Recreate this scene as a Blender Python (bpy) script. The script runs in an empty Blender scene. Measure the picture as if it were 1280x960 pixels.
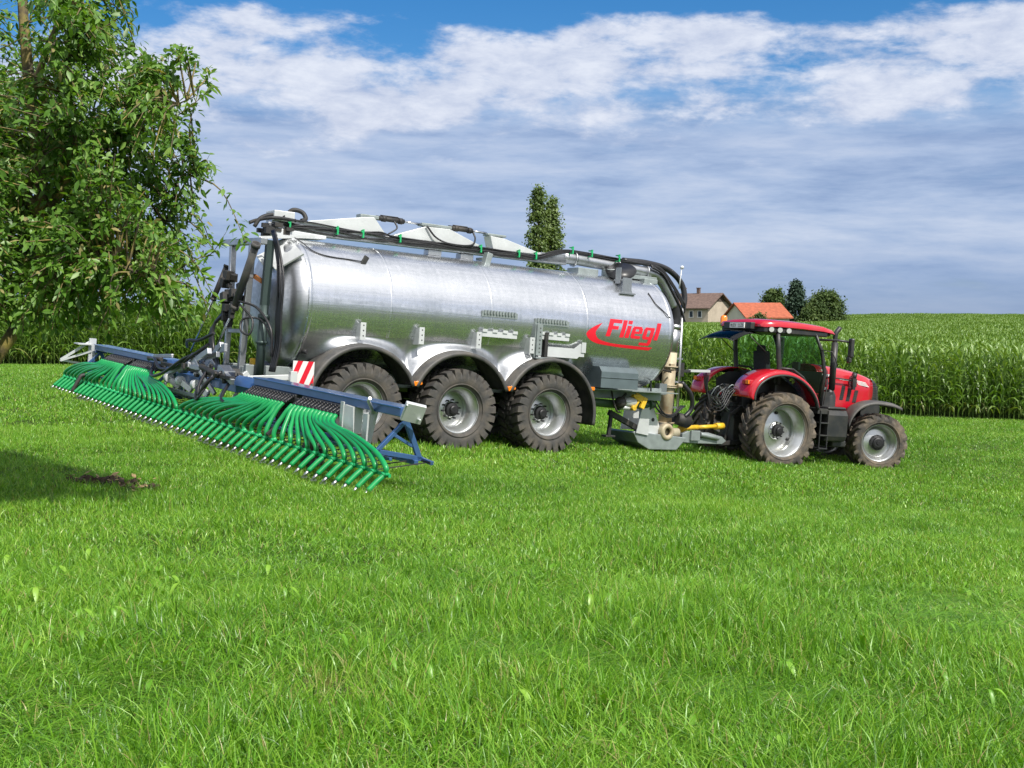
import bpy, bmesh, math, random
import numpy as np
from mathutils import Vector, Matrix, Euler

random.seed(7)
rng = np.random.default_rng(11)
R = math.radians
sc = bpy.context.scene
COL = sc.collection

# ---------------------------------------------------------------- camera
cam_d = bpy.data.cameras.new('camera')
cam = bpy.data.objects.new('camera', cam_d)
COL.objects.link(cam)
cam_d.sensor_width = 36.0
cam_d.lens = 42.19
cam_d.clip_start = 0.1
cam_d.clip_end = 9000
cam.location = (0, 0, 1.6)
cam.rotation_euler = (R(90) - math.atan(85 / 1500), 0, 0)
sc.camera = cam

# ---------------------------------------------------------------- sun, sky, exposure
SUN_EL = R(49)
SUN_AZ = math.atan2(0.60, -0.80)          # clockwise from +Y, direction towards the sun
sun_dir = Vector((math.sin(SUN_AZ) * math.cos(SUN_EL), math.cos(SUN_AZ) * math.cos(SUN_EL), math.sin(SUN_EL)))
sl = bpy.data.lights.new('sun', 'SUN')
sl.energy = 5.0
sl.angle = R(0.53)
sl.color = (1.0, 0.955, 0.88)
so = bpy.data.objects.new('sun', sl)
COL.objects.link(so)
so.rotation_euler = (-sun_dir).to_track_quat('-Z', 'Y').to_euler()

sc.view_settings.view_transform = 'Standard'
sc.view_settings.look = 'None'
sc.view_settings.gamma = 1
sc.view_settings.exposure = 0.10
sc.view_settings.use_curve_mapping = False


def build_world():
    w = bpy.data.worlds.new('World')
    sc.world = w
    w.use_nodes = True
    nt = w.node_tree
    nt.nodes.clear()
    N = nt.nodes.new
    L = nt.links.new

    def math_(op, a, b=None, c=None):
        n = N('ShaderNodeMath'); n.operation = op
        for i, v in enumerate((a, b, c)):
            if v is None: continue
            if isinstance(v, (int, float)): n.inputs[i].default_value = v
            else: L(v, n.inputs[i])
        return n.outputs[0]

    def mr(v, a, b, c=0.0, d=1.0, smooth=True):
        n = N('ShaderNodeMapRange'); n.clamp = True
        n.interpolation_type = 'SMOOTHSTEP' if smooth else 'LINEAR'
        L(v, n.inputs[0])
        for i, q in enumerate((a, b, c, d)): n.inputs[i + 1].default_value = q
        return n.outputs[0]

    def noise(vec, scale, detail, rough, dist=0.0):
        n = N('ShaderNodeTexNoise'); L(vec, n.inputs['Vector'])
        n.inputs['Scale'].default_value = scale; n.inputs['Detail'].default_value = detail
        n.inputs['Roughness'].default_value = rough; n.inputs['Distortion'].default_value = dist
        return n.outputs[0]

    def comb(x, y, z=0.0):
        n = N('ShaderNodeCombineXYZ')
        for i, v in enumerate((x, y, z)):
            if isinstance(v, (int, float)): n.inputs[i].default_value = v
            else: L(v, n.inputs[i])
        return n.outputs[0]

    tc = N('ShaderNodeTexCoord')
    sp = N('ShaderNodeSeparateXYZ'); L(tc.outputs['Generated'], sp.inputs[0])
    x, y, z = sp.outputs
    az = math_('ARCTAN2', x, y)
    el = math_('ARCSINE', z)
    sky = N('ShaderNodeTexSky'); sky.sky_type = 'NISHITA'
    sky.sun_disc = False; sky.sun_elevation = SUN_EL; sky.sun_rotation = SUN_AZ
    sky.altitude = 400; sky.air_density = 1.0; sky.dust_density = 0.6; sky.ozone_density = 2.5
    bgs = N('ShaderNodeBackground'); bgs.inputs[1].default_value = 0.105
    hs = N('ShaderNodeHueSaturation'); hs.inputs['Saturation'].default_value = 1.42
    L(sky.outputs[0], hs.inputs['Color'])
    tint = N('ShaderNodeMix'); tint.data_type = 'RGBA'; tint.blend_type = 'MULTIPLY'
    tint.inputs[0].default_value = 1.0
    L(hs.outputs[0], tint.inputs[6]); tint.inputs[7].default_value = (0.92, 0.98, 1.06, 1)
    L(tint.outputs[2], bgs.inputs[0])

    # --- cumulus sheet high in the frame, torn edges and blue gaps
    elt = math_('ADD', el, math_('MULTIPLY', az, 0.03))
    c1 = comb(math_('MULTIPLY', az, 3.2), math_('MULTIPLY', elt, 8.0), 2.9)
    n0 = noise(c1, 1.15, 3, 0.5, 0.1)
    n1 = noise(c1, 3.2, 10, 0.60, 0.15)
    n1b = noise(c1, 8.0, 8, 0.62, 0.2)
    band = math_('MULTIPLY', mr(elt, 0.13, 0.175), mr(elt, 0.268, 0.225))
    d1 = math_('ADD', math_('MULTIPLY', n0, 0.55), math_('ADD', math_('MULTIPLY', n1, 0.50), math_('MULTIPLY', n1b, 0.22)))
    d1 = math_('ADD', d1, math_('MULTIPLY', band, 0.20))
    d1 = math_('ADD', d1, mr(elt, 0.225, 0.31, 0.0, -0.45))
    d1 = math_('ADD', d1, mr(elt, 0.13, 0.09, 0.0, -0.3))
    cum = mr(d1, 0.70, 0.84)
    # --- flat stratus lower down
    c2 = comb(math_('MULTIPLY', az, 2.2), math_('MULTIPLY', math_('ADD', el, math_('MULTIPLY', az, 0.02)), 13.0), 8.2)
    n2 = noise(c2, 1.7, 9, 0.58, 0.25)
    n2b = noise(c2, 6.5, 8, 0.62, 0.2)
    strat = math_('MULTIPLY', mr(el, 0.0, 0.045, 0.85, 0.95), mr(elt, 0.205, 0.145))
    strat = math_('MULTIPLY', strat, mr(n2, 0.28, 0.44, 0.80, 1.0))
    # colours
    shade = math_('ADD', math_('MULTIPLY', n2, 0.8), math_('MULTIPLY', n2b, 0.35))
    cr = N('ShaderNodeValToRGB'); L(shade, cr.inputs[0])
    e = cr.color_ramp.elements
    e[0].position = 0.40; e[0].color = (0.205, 0.305, 0.53, 1)
    e[1].position = 0.74; e[1].color = (0.59, 0.655, 0.80, 1)
    m = e.new(0.56); m.color = (0.385, 0.485, 0.69, 1)
    cr2 = N('ShaderNodeValToRGB'); 
    sh2 = math_('ADD', math_('MULTIPLY', n1b, 0.55), math_('MULTIPLY', d1, 0.38))
    L(sh2, cr2.inputs[0])
    e = cr2.color_ramp.elements
    e[0].position = 0.44; e[0].color = (0.44, 0.51, 0.69, 1)
    e[1].position = 0.70; e[1].color = (0.75, 0.79, 0.89, 1)
    lowm = N('ShaderNodeMix'); lowm.data_type = 'RGBA'; L(mr(el, 0.0, 0.08, 0.6, 0.0), lowm.inputs[0]); L(cr.outputs[0], lowm.inputs[6]); lowm.inputs[7].default_value = (0.17, 0.28, 0.53, 1)
    b1 = N('ShaderNodeBackground'); L(lowm.outputs[2], b1.inputs[0]); b1.inputs[1].default_value = 1.0
    b2 = N('ShaderNodeBackground'); L(cr2.outputs[0], b2.inputs[0]); b2.inputs[1].default_value = 1.0
    mx1 = N('ShaderNodeMixShader'); L(strat, mx1.inputs[0]); L(bgs.outputs[0], mx1.inputs[1]); L(b1.outputs[0], mx1.inputs[2])
    mx2 = N('ShaderNodeMixShader'); L(math_('MULTIPLY', cum, 0.95), mx2.inputs[0]); L(mx1.outputs[0], mx2.inputs[1]); L(b2.outputs[0], mx2.inputs[2])
    # broken cloud cover overhead and behind the photographer, blue above the field
    dn = math_('ADD', math_('MULTIPLY', x, 0.54), math_('MULTIPLY', y, -0.84))
    c3 = comb(math_('DIVIDE', x, math_('ADD', z, 0.35)), math_('DIVIDE', y, math_('ADD', z, 0.35)), 1.5)
    n3 = noise(c3, 1.6, 7, 0.6, 0.4)
    cov = mr(math_('ADD', dn, math_('MULTIPLY', math_('SUBTRACT', n3, 0.5), 0.25)), -0.50, -0.40)
    cov = math_('MULTIPLY', cov, mr(n3, 0.30, 0.46, 0.45, 1.0))
    cr3 = N('ShaderNodeValToRGB'); L(n3, cr3.inputs[0]); e = cr3.color_ramp.elements
    e[0].position = 0.35; e[0].color = (0.58, 0.62, 0.74, 1); e[1].position = 0.65; e[1].color = (1.15, 1.15, 1.18, 1)
    b3 = N('ShaderNodeBackground'); L(cr3.outputs[0], b3.inputs[0]); b3.inputs[1].default_value = 1.0
    mx3 = N('ShaderNodeMixShader'); L(math_('MULTIPLY', cov, mr(z, 0.02, 0.12)), mx3.inputs[0]); L(mx2.outputs[0], mx3.inputs[1]); L(b3.outputs[0], mx3.inputs[2])
    out = N('ShaderNodeOutputWorld'); L(mx3.outputs[0], out.inputs[0])


build_world()

# ---------------------------------------------------------------- generic helpers


def tag(o, label=None, cat=None, group=None, kind=None):
    if label: o['label'] = label
    if cat: o['category'] = cat
    if group: o['group'] = group
    if kind: o['kind'] = kind
    return o


def empty(name, loc, rot=(0, 0, 0)):
    o = bpy.data.objects.new(name, None)
    o.empty_display_size = 0.3
    COL.objects.link(o)
    o.location = loc
    o.rotation_euler = rot
    return o


class MB:
    """collects shapes for ONE mesh"""

    def __init__(s):
        s.v = []; s.f = []; s.mi = []; s.sm = []

    def add(s, verts, faces, mi=0, smooth=False):
        b = len(s.v)
        s.v += [tuple(p) for p in verts]
        for f in faces:
            s.f.append([b + i for i in f]); s.mi.append(mi); s.sm.append(smooth)
        return s

    def box(s, c, size, rot=None, mi=0):
        hx, hy, hz = size[0] / 2, size[1] / 2, size[2] / 2
        M = rot if rot is not None else Matrix.Identity(3)
        c = Vector(c)
        vs = [c + M @ Vector((i * hx, j * hy, k * hz)) for i in (-1, 1) for j in (-1, 1) for k in (-1, 1)]
        return s.add(vs, [(0, 1, 3, 2), (4, 6, 7, 5), (0, 4, 5, 1), (2, 3, 7, 6), (0, 2, 6, 4), (1, 5, 7, 3)], mi)

    def bb(s, a, b, mi=0):
        return s.box([(a[i] + b[i]) / 2 for i in range(3)], [abs(b[i] - a[i]) for i in range(3)], mi=mi)

    def bar(s, p0, p1, w, h, up=(0, 0, 1), mi=0):
        p0 = Vector(p0); p1 = Vector(p1); d = (p1 - p0); ln = d.length; d.normalize()
        u = Vector(up)
        if abs(d.dot(u)) > 0.95: u = Vector((1, 0, 0))
        sdir = d.cross(u).normalized(); u = sdir.cross(d)
        M = Matrix((d, sdir, u)).transposed()
        return s.box((p0 + p1) / 2, (ln, w, h), M, mi)

    def tube(s, pts, r, n=8, mi=0, cap=True, smooth=True):
        pts = [Vector(p) for p in pts]
        rs = r if isinstance(r, (list, tuple)) else [r] * len(pts)
        b = len(s.v); prev = None
        for i, p in enumerate(pts):
            t = (pts[min(i + 1, len(pts) - 1)] - pts[max(i - 1, 0)])
            if t.length < 1e-9: t = Vector((0, 0, 1))
            t.normalize()
            if prev is None:
                a = Vector((0, 0, 1)) if abs(t.z) < 0.9 else Vector((1, 0, 0))
                u = t.cross(a).normalized()
            else:
                u = (prev - t * prev.dot(t))
                u = u.normalized() if u.length > 1e-6 else t.orthogonal().normalized()
            prev = u; w = t.cross(u)
            for k in range(n):
                a = 2 * math.pi * k / n
                s.v.append(tuple(p + (u * math.cos(a) + w * math.sin(a)) * rs[i]))
        for i in range(len(pts) - 1):
            for k in range(n):
                s.f.append([b + i * n + k, b + i * n + (k + 1) % n, b + (i + 1) * n + (k + 1) % n, b + (i + 1) * n + k])
                s.mi.append(mi); s.sm.append(smooth)
        if cap:
            s.f.append([b + k for k in range(n)][::-1]); s.mi.append(mi); s.sm.append(False)
            e = b + (len(pts) - 1) * n
            s.f.append([e + k for k in range(n)]); s.mi.append(mi); s.sm.append(False)
        return s

    def cyl(s, p0, p1, r0, r1=None, n=16, mi=0):
        return s.tube([p0, p1], [r0, r0 if r1 is None else r1], n, mi)

    def lathe(s, prof, c=(0, 0, 0), axis='y', n=48, mi=0, smooth=True, closed=False):
        """prof: list of (position along axis, radius)"""
        b = len(s.v)
        for (a, r) in prof:
            for k in range(n):
                t = 2 * math.pi * k / n
                q, w = r * math.cos(t), r * math.sin(t)
                p = {'x': (a, q, w), 'y': (q, a, w), 'z': (q, w, a)}[axis]
                s.v.append((p[0] + c[0], p[1] + c[1], p[2] + c[2]))
        m = len(prof)
        for i in range(m - 1 if not closed else m):
            j = (i + 1) % m
            for k in range(n):
                s.f.append([b + i * n + k, b + i * n + (k + 1) % n, b + j * n + (k + 1) % n, b + j * n + k])
                s.mi.append(mi); s.sm.append(smooth)
        return s

    def prism(s, poly, y0, y1, plane='xz', mi=0):
        """extrude 2D polygon between y0 and y1 along the missing axis"""
        def P(a, b_, c):
            return {'xz': (a, c, b_), 'xy': (a, b_, c), 'yz': (c, a, b_)}[plane]
        n = len(poly)
        vs = [P(a, b_, y0) for a, b_ in poly] + [P(a, b_, y1) for a, b_ in poly]
        fs = [list(range(n))[::-1], [n + i for i in range(n)]] + [[i, (i + 1) % n, n + (i + 1) % n, n + i] for i in range(n)]
        return s.add(vs, fs, mi)

    def grid(s, P, mi=0, smooth=True):
        """P: 2D list of points"""
        m, n = len(P), len(P[0])
        vs = [p for row in P for p in row]
        fs = [[i * n + j, i * n + j + 1, (i + 1) * n + j + 1, (i + 1) * n + j] for i in range(m - 1) for j in range(n - 1)]
        return s.add(vs, fs, mi, smooth)

    def build(s, name, mats, parent=None, bevel=0.0, solid=0.0, sub=0):
        me = bpy.data.meshes.new(name)
        me.from_pydata(s.v, [], s.f)
        if not isinstance(mats, (list, tuple)): mats = [mats]
        for m in mats: me.materials.append(m)
        me.polygons.foreach_set('material_index', s.mi)
        me.polygons.foreach_set('use_smooth', s.sm)
        bm = bmesh.new(); bm.from_mesh(me)
        bmesh.ops.recalc_face_normals(bm, faces=bm.faces)
        bm.to_mesh(me); bm.free()
        o = bpy.data.objects.new(name, me)
        COL.objects.link(o)
        if parent: o.parent = parent
        if solid:
            md = o.modifiers.new('solid', 'SOLIDIFY'); md.thickness = solid; md.offset = 0
        if bevel:
            md = o.modifiers.new('bevel', 'BEVEL'); md.width = bevel; md.segments = 2; md.limit_method = 'ANGLE'; md.angle_limit = R(40)
        if sub:
            md = o.modifiers.new('sub', 'SUBSURF'); md.levels = sub; md.render_levels = sub
        return o


def spline(pts, n=6):
    """Catmull-Rom through the points"""
    P = [Vector(p) for p in pts]
    P = [P[0] * 2 - P[1]] + P + [P[-1] * 2 - P[-2]]
    out = []
    for i in range(1, len(P) - 2):
        for k in range(n):
            t = k / n
            a, b, c, d = P[i - 1], P[i], P[i + 1], P[i + 2]
            out.append(0.5 * ((2 * b) + (c - a) * t + (2 * a - 5 * b + 4 * c - d) * t * t + (3 * b - a - 3 * c + d) * t ** 3))
    out.append(P[-2])
    return out


def np_mesh(name, V, F4, mat, colors=None, uv=None, smooth=False):
    """fast quad mesh from numpy arrays; colors per vertex (rgb)"""
    me = bpy.data.meshes.new(name)
    nv, nf = len(V), len(F4)
    me.vertices.add(nv); me.vertices.foreach_set('co', np.asarray(V, np.float32).ravel())
    me.loops.add(nf * 4); me.loops.foreach_set('vertex_index', np.asarray(F4, np.int32).ravel())
    me.polygons.add(nf)
    me.polygons.foreach_set('loop_start', np.arange(0, nf * 4, 4, dtype=np.int32))
    me.update(calc_edges=True)
    if smooth: me.polygons.foreach_set('use_smooth', np.ones(nf, bool))
    if colors is not None:
        a = me.color_attributes.new('tone', 'FLOAT_COLOR', 'POINT')
        c = np.ones((nv, 4), np.float32); c[:, :3] = colors
        a.data.foreach_set('color', c.ravel())
    me.materials.append(mat)
    return me


# ---------------------------------------------------------------- materials
def mat(name, col, rough=0.6, metal=0.0, noise_amt=0.0, noise_scale=8.0, bump=0.0, bump_scale=40.0, coat=0.0,
        rough_var=0.0, dirt=None, dirt_amt=0.0, dirt_scale=3.0, spec=0.5):
    m = bpy.data.materials.new(name); m.use_nodes = True
    nt = m.node_tree; b = nt.nodes['Principled BSDF']
    b.inputs['Base Color'].default_value = (*col, 1); b.inputs['Roughness'].default_value = rough
    b.inputs['Metallic'].default_value = metal; b.inputs['Coat Weight'].default_value = coat
    b.inputs['Specular IOR Level'].default_value = spec
    N = nt.nodes.new; L = nt.links.new
    tc = N('ShaderNodeTexCoord')
    cur = None
    if noise_amt or rough_var:
        n = N('ShaderNodeTexNoise'); n.inputs['Scale'].default_value = noise_scale; n.inputs['Detail'].default_value = 6
        L(tc.outputs['Object'], n.inputs['Vector'])
        if noise_amt:
            mx = N('ShaderNodeMix'); mx.data_type = 'RGBA'
            mr = N('ShaderNodeMapRange'); L(n.outputs[0], mr.inputs[0]); mr.inputs[1].default_value = 0.3; mr.inputs[2].default_value = 0.7
            L(mr.outputs[0], mx.inputs[0])
            mx.inputs[6].default_value = (*[c * (1 - noise_amt) for c in col], 1)
            mx.inputs[7].default_value = (*[min(1, c * (1 + noise_amt)) for c in col], 1)
            cur = mx.outputs[2]
        if rough_var:
            mr = N('ShaderNodeMapRange'); L(n.outputs[0], mr.inputs[0]); mr.inputs[1].default_value = 0.3; mr.inputs[2].default_value = 0.7
            mr.inputs[3].default_value = max(0.02, rough - rough_var); mr.inputs[4].default_value = min(1, rough + rough_var)
            L(mr.outputs[0], b.inputs['Roughness'])
    if dirt is not None:
        n = N('ShaderNodeTexNoise'); n.inputs['Scale'].default_value = dirt_scale; n.inputs['Detail'].default_value = 8; n.inputs['Roughness'].default_value = 0.65
        L(tc.outputs['Object'], n.inputs['Vector'])
        mr = N('ShaderNodeMapRange'); L(n.outputs[0], mr.inputs[0]); mr.inputs[1].default_value = 0.42; mr.inputs[2].default_value = 0.68
        mr.inputs[4].default_value = dirt_amt
        mx = N('ShaderNodeMix'); mx.data_type = 'RGBA'; L(mr.outputs[0], mx.inputs[0])
        if cur: L(cur, mx.inputs[6])
        else: mx.inputs[6].default_value = (*col, 1)
        mx.inputs[7].default_value = (*dirt, 1); cur = mx.outputs[2]
    if cur: L(cur, b.inputs['Base Color'])
    if bump:
        n = N('ShaderNodeTexNoise'); n.inputs['Scale'].default_value = bump_scale; n.inputs['Detail'].default_value = 4
        L(tc.outputs['Object'], n.inputs['Vector'])
        bp = N('ShaderNodeBump'); bp.inputs['Strength'].default_value = bump; bp.inputs['Distance'].default_value = 0.01
        L(n.outputs[0], bp.inputs['Height']); L(bp.outputs[0], b.inputs['Normal'])
    return m


def galv(name, base=0.62, rough=0.34, spangle=22.0, streak=True, metal=1.0):
    m = bpy.data.materials.new(name); m.use_nodes = True
    nt = m.node_tree; b = nt.nodes['Principled BSDF']; N = nt.nodes.new; L = nt.links.new
    tc = N('ShaderNodeTexCoord')
    v = N('ShaderNodeTexVoronoi'); v.inputs['Scale'].default_value = spangle; L(tc.outputs['Object'], v.inputs['Vector'])
    mp = N('ShaderNodeMapping'); mp.inputs['Scale'].default_value = (0.35, 4.0, 7.0) if streak else (1, 1, 1)
    L(tc.outputs['Object'], mp.inputs[0])
    n = N('ShaderNodeTexNoise'); n.inputs['Scale'].default_value = 3.0; n.inputs['Detail'].default_value = 8; n.inputs['Roughness'].default_value = 0.6
    L(mp.outputs[0], n.inputs['Vector'])
    n2 = N('ShaderNodeTexNoise'); n2.inputs['Scale'].default_value = 1.3; n2.inputs['Detail'].default_value = 5
    L(tc.outputs['Object'], n2.inputs['Vector'])
    sx = N('ShaderNodeSeparateColor'); L(v.outputs['Color'], sx.inputs[0])
    mp3 = N('ShaderNodeMapping'); mp3.inputs['Scale'].default_value = (9.0, 0.7, 0.7)
    L(tc.outputs['Object'], mp3.inputs[0])
    n3 = N('ShaderNodeTexNoise'); n3.inputs['Scale'].default_value = 1.4; n3.inputs['Detail'].default_value = 7; n3.inputs['Roughness'].default_value = 0.62
    L(mp3.outputs[0], n3.inputs['Vector'])

    def M(op, a, b_):
        q = N('ShaderNodeMath'); q.operation = op
        for i, w in enumerate((a, b_)):
            if isinstance(w, (int, float)): q.inputs[i].default_value = w
            else: L(w, q.inputs[i])
        return q.outputs[0]
    t = M('ADD', M('MULTIPLY', sx.outputs[0], 0.10), M('ADD', M('MULTIPLY', n3.outputs[0], 0.32), M('ADD', M('MULTIPLY', n.outputs[0], 0.38), M('MULTIPLY', n2.outputs[0], 0.30))))
    cr = N('ShaderNodeValToRGB'); L(t, cr.inputs[0]); e = cr.color_ramp.elements
    e[0].position = 0.35; e[0].color = (base * 0.60, base * 0.64, base * 0.68, 1)
    e[1].position = 0.75; e[1].color = (base * 1.22, base * 1.23, base * 1.25, 1)
    L(cr.outputs[0], b.inputs['Base Color'])
    mr = N('ShaderNodeMapRange'); L(t, mr.inputs[0]); mr.inputs[1].default_value = 0.3; mr.inputs[2].default_value = 0.8
    mr.inputs[3].default_value = rough + 0.09; mr.inputs[4].default_value = rough - 0.09
    L(mr.outputs[0], b.inputs['Roughness'])
    b.inputs['Metallic'].default_value = metal
    bp = N('ShaderNodeBump'); bp.inputs['Strength'].default_value = 0.16; bp.inputs['Distance'].default_value = 0.012
    L(n.outputs[0], bp.inputs['Height']); L(bp.outputs[0], b.inputs['Normal'])
    return m


def leaf_mat(name, cols, rough=0.5, trans=0.35, gloss=0.4, scale=0.6):
    """cols: list of 3 rgb tones mixed by per-vertex tone (hue of the leaf itself) and by broad noise"""
    m = bpy.data.materials.new(name); m.use_nodes = True
    nt = m.node_tree; nt.nodes.clear(); N = nt.nodes.new; L = nt.links.new
    at = N('ShaderNodeAttribute'); at.attribute_name = 'tone'
    sp = N('ShaderNodeSeparateColor'); L(at.outputs['Color'], sp.inputs[0])
    ge = N('ShaderNodeNewGeometry')
    n = N('ShaderNodeTexNoise'); n.inputs['Scale'].default_value = scale; n.inputs['Detail'].default_value = 4
    L(ge.outputs['Position'], n.inputs['Vector'])
    a = N('ShaderNodeMath'); a.operation = 'MULTIPLY_ADD'; L(n.outputs[0], a.inputs[0]); a.inputs[1].default_value = 0.9; a.inputs[2].default_value = -0.45
    b = N('ShaderNodeMath'); b.operation = 'ADD'; L(sp.outputs[0], b.inputs[0]); L(a.outputs[0], b.inputs[1])
    cr = N('ShaderNodeValToRGB'); L(b.outputs[0], cr.inputs[0]); e = cr.color_ramp.elements
    e[0].position = 0.1; e[0].color = (*cols[0], 1); e[1].position = 0.9; e[1].color = (*cols[-1], 1)
    for i, c in enumerate(cols[1:-1]):
        q = e.new(0.1 + 0.8 * (i + 1) / (len(cols) - 1)); q.color = (*c, 1)
    # dry blades: second channel
    dm = N('ShaderNodeMix'); dm.data_type = 'RGBA'; L(sp.outputs[1], dm.inputs[0]); L(cr.outputs[0], dm.inputs[6]); dm.inputs[7].default_value = (0.42, 0.33, 0.15, 1)
    d = N('ShaderNodeBsdfDiffuse'); L(dm.outputs[2], d.inputs[0])
    t = N('ShaderNodeBsdfTranslucent')
    tm = N('ShaderNodeMix'); tm.data_type = 'RGBA'; tm.blend_type = 'MULTIPLY'; tm.inputs[0].default_value = 1; L(dm.outputs[2], tm.inputs[6]); tm.inputs[7].default_value = (1.35, 1.3, 0.5, 1)
    L(tm.outputs[2], t.inputs[0])
    mx = N('ShaderNodeMixShader'); mx.inputs[0].default_value = trans; L(d.outputs[0], mx.inputs[1]); L(t.outputs[0], mx.inputs[2])
    g = N('ShaderNodeBsdfGlossy'); g.inputs['Roughness'].default_value = rough; g.inputs[0].default_value = (0.9, 0.95, 0.85, 1)
    lw = N('ShaderNodeLayerWeight'); lw.inputs['Blend'].default_value = 0.5
    fr = N('ShaderNodeMath'); fr.operation = 'POWER'; L(lw.outputs['Facing'], fr.inputs[0]); fr.inputs[1].default_value = 4.0
    fa = N('ShaderNodeMath'); fa.operation = 'MULTIPLY_ADD'; L(fr.outputs[0], fa.inputs[0]); fa.inputs[1].default_value = 0.45; fa.inputs[2].default_value = 0.11
    gm = N('ShaderNodeMath'); gm.operation = 'MULTIPLY'; L(fa.outputs[0], gm.inputs[0]); gm.inputs[1].default_value = gloss
    m2 = N('ShaderNodeMixShader'); L(gm.outputs[0], m2.inputs[0]); L(mx.outputs[0], m2.inputs[1]); L(g.outputs[0], m2.inputs[2])
    o = N('ShaderNodeOutputMaterial'); L(m2.outputs[0], o.inputs[0])
    return m


M_galv = galv('galvanised_tank', 0.74, 0.26, metal=0.94)
M_galv2 = galv('galvanised_parts', 0.52, 0.42, 40, False)
M_galvw = mat('bright_zinc_plate', (0.62, 0.64, 0.64), 0.45, 0.35, 0.10, 3, 0.15, 20)
M_zinc = mat('dull_zinc', (0.31, 0.35, 0.345), 0.5, 0.55, 0.15, 6, 0.1, 30)
M_blackp = mat('black_plastic', (0.022, 0.024, 0.026), 0.45, 0, 0.2, 4, 0.1, 60, dirt=(0.10, 0.09, 0.07), dirt_amt=0.35)
M_guard = mat('mudguard_plastic', (0.055, 0.055, 0.055), 0.55, 0, 0.25, 5, 0.15, 50, dirt=(0.17, 0.15, 0.12), dirt_amt=0.5)
M_rub = mat('tyre_rubber', (0.052, 0.050, 0.048), 0.75, 0, 0.2, 9, 0.3, 60, dirt=(0.15, 0.125, 0.095), dirt_amt=0.55, dirt_scale=4)
M_rubt = mat('tractor_tyre_rubber', (0.05, 0.046, 0.041), 0.8, 0, 0.2, 9, 0.3, 60, dirt=(0.22, 0.17, 0.115), dirt_amt=0.85, dirt_scale=3)
M_hose = mat('black_hose', (0.018, 0.018, 0.02), 0.38, 0, 0.2, 12)
M_rim = mat('silver_rim_paint', (0.58, 0.60, 0.60), 0.30, 0.85, 0.06, 4, 0.03, 30, dirt=(0.30, 0.26, 0.19), dirt_amt=0.35, dirt_scale=5)
M_hub = mat('dark_hub', (0.03, 0.03, 0.032), 0.45, 0.4, 0.2, 12)
M_green = mat('green_hose', (0.008, 0.285, 0.075), 0.38, 0, 0.12, 6, 0.03, 40)
M_greend = mat('green_clamp', (0.012, 0.36, 0.12), 0.45, 0, 0.1, 9)
M_blue = mat('blue_steel_paint', (0.060, 0.135, 0.31), 0.28, 0.35, 0.14, 5, 0.04, 30, coat=0.3)
M_red = mat('tractor_red_paint', (0.50, 0.006, 0.022), 0.24, 0, 0.05, 3, 0, 10, coat=0.6, dirt=(0.26, 0.09, 0.06), dirt_amt=0.25, dirt_scale=2.5)
M_logo = mat('red_lettering', (0.72, 0.012, 0.03), 0.4, 0, 0.04, 3)
M_white = mat('white_paint', (0.78, 0.78, 0.76), 0.4, 0, 0.04, 6)
M_amber = mat('amber_lens', (0.85, 0.22, 0.01), 0.2, 0, 0.1, 20, coat=0.5)
M_redlens = mat('red_lens', (0.45, 0.01, 0.01), 0.2, 0, 0.1, 20, coat=0.5)
M_yel = mat('yellow_paint', (0.75, 0.48, 0.03), 0.42, 0, 0.12, 9, dirt=(0.2, 0.12, 0.04), dirt_amt=0.4)
M_rust = mat('weathered_pipe', (0.46, 0.41, 0.29), 0.6, 0.2, 0.15, 3, 0.15, 30, dirt=(0.26, 0.13, 0.05), dirt_amt=0.6, dirt_scale=4)
M_box = mat('grey_plastic_box', (0.095, 0.125, 0.135), 0.42, 0, 0.12, 4, 0.05, 50)
M_dark = mat('dark_casting', (0.025, 0.026, 0.028), 0.6, 0.2, 0.25, 9, 0.2, 40, dirt=(0.12, 0.10, 0.07), dirt_amt=0.4)
M_steel = mat('bright_steel', (0.65, 0.66, 0.68), 0.2, 1.0, 0.05, 9)
M_lamp = mat('lamp_glass', (0.75, 0.77, 0.78), 0.1, 0.3, 0.05, 20, coat=0.5)
M_seat = mat('seat_fabric', (0.03, 0.03, 0.032), 0.85, 0, 0.25, 30, 0.2, 100)


def glass_mat(name, tint=(0.55, 0.78, 0.66), gl=0.5):
    m = bpy.data.materials.new(name); m.use_nodes = True
    nt = m.node_tree; nt.nodes.clear(); N = nt.nodes.new; L = nt.links.new
    t = N('ShaderNodeBsdfTransparent'); t.inputs[0].default_value = (*tint, 1)
    g = N('ShaderNodeBsdfGlossy'); g.inputs['Roughness'].default_value = 0.03
    lw = N('ShaderNodeLayerWeight'); lw.inputs['Blend'].default_value = 0.5
    f = N('ShaderNodeMath'); f.operation = 'POWER'; L(lw.outputs['Facing'], f.inputs[0]); f.inputs[1].default_value = 4.0
    a = N('ShaderNodeMath'); a.operation = 'MULTIPLY_ADD'; L(f.outputs[0], a.inputs[0]); a.inputs[1].default_value = gl; a.inputs[2].default_value = 0.06
    mx = N('ShaderNodeMixShader'); L(a.outputs[0], mx.inputs[0]); L(t.outputs[0], mx.inputs[1]); L(g.outputs[0], mx.inputs[2])
    o = N('ShaderNodeOutputMaterial'); L(mx.outputs[0], o.inputs[0])
    return m


M_glass = glass_mat('green_tinted_glass', (0.50, 0.70, 0.62), 0.9)
M_dglass = glass_mat('dark_tinted_glass', (0.10, 0.115, 0.12), 0.2)

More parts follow.
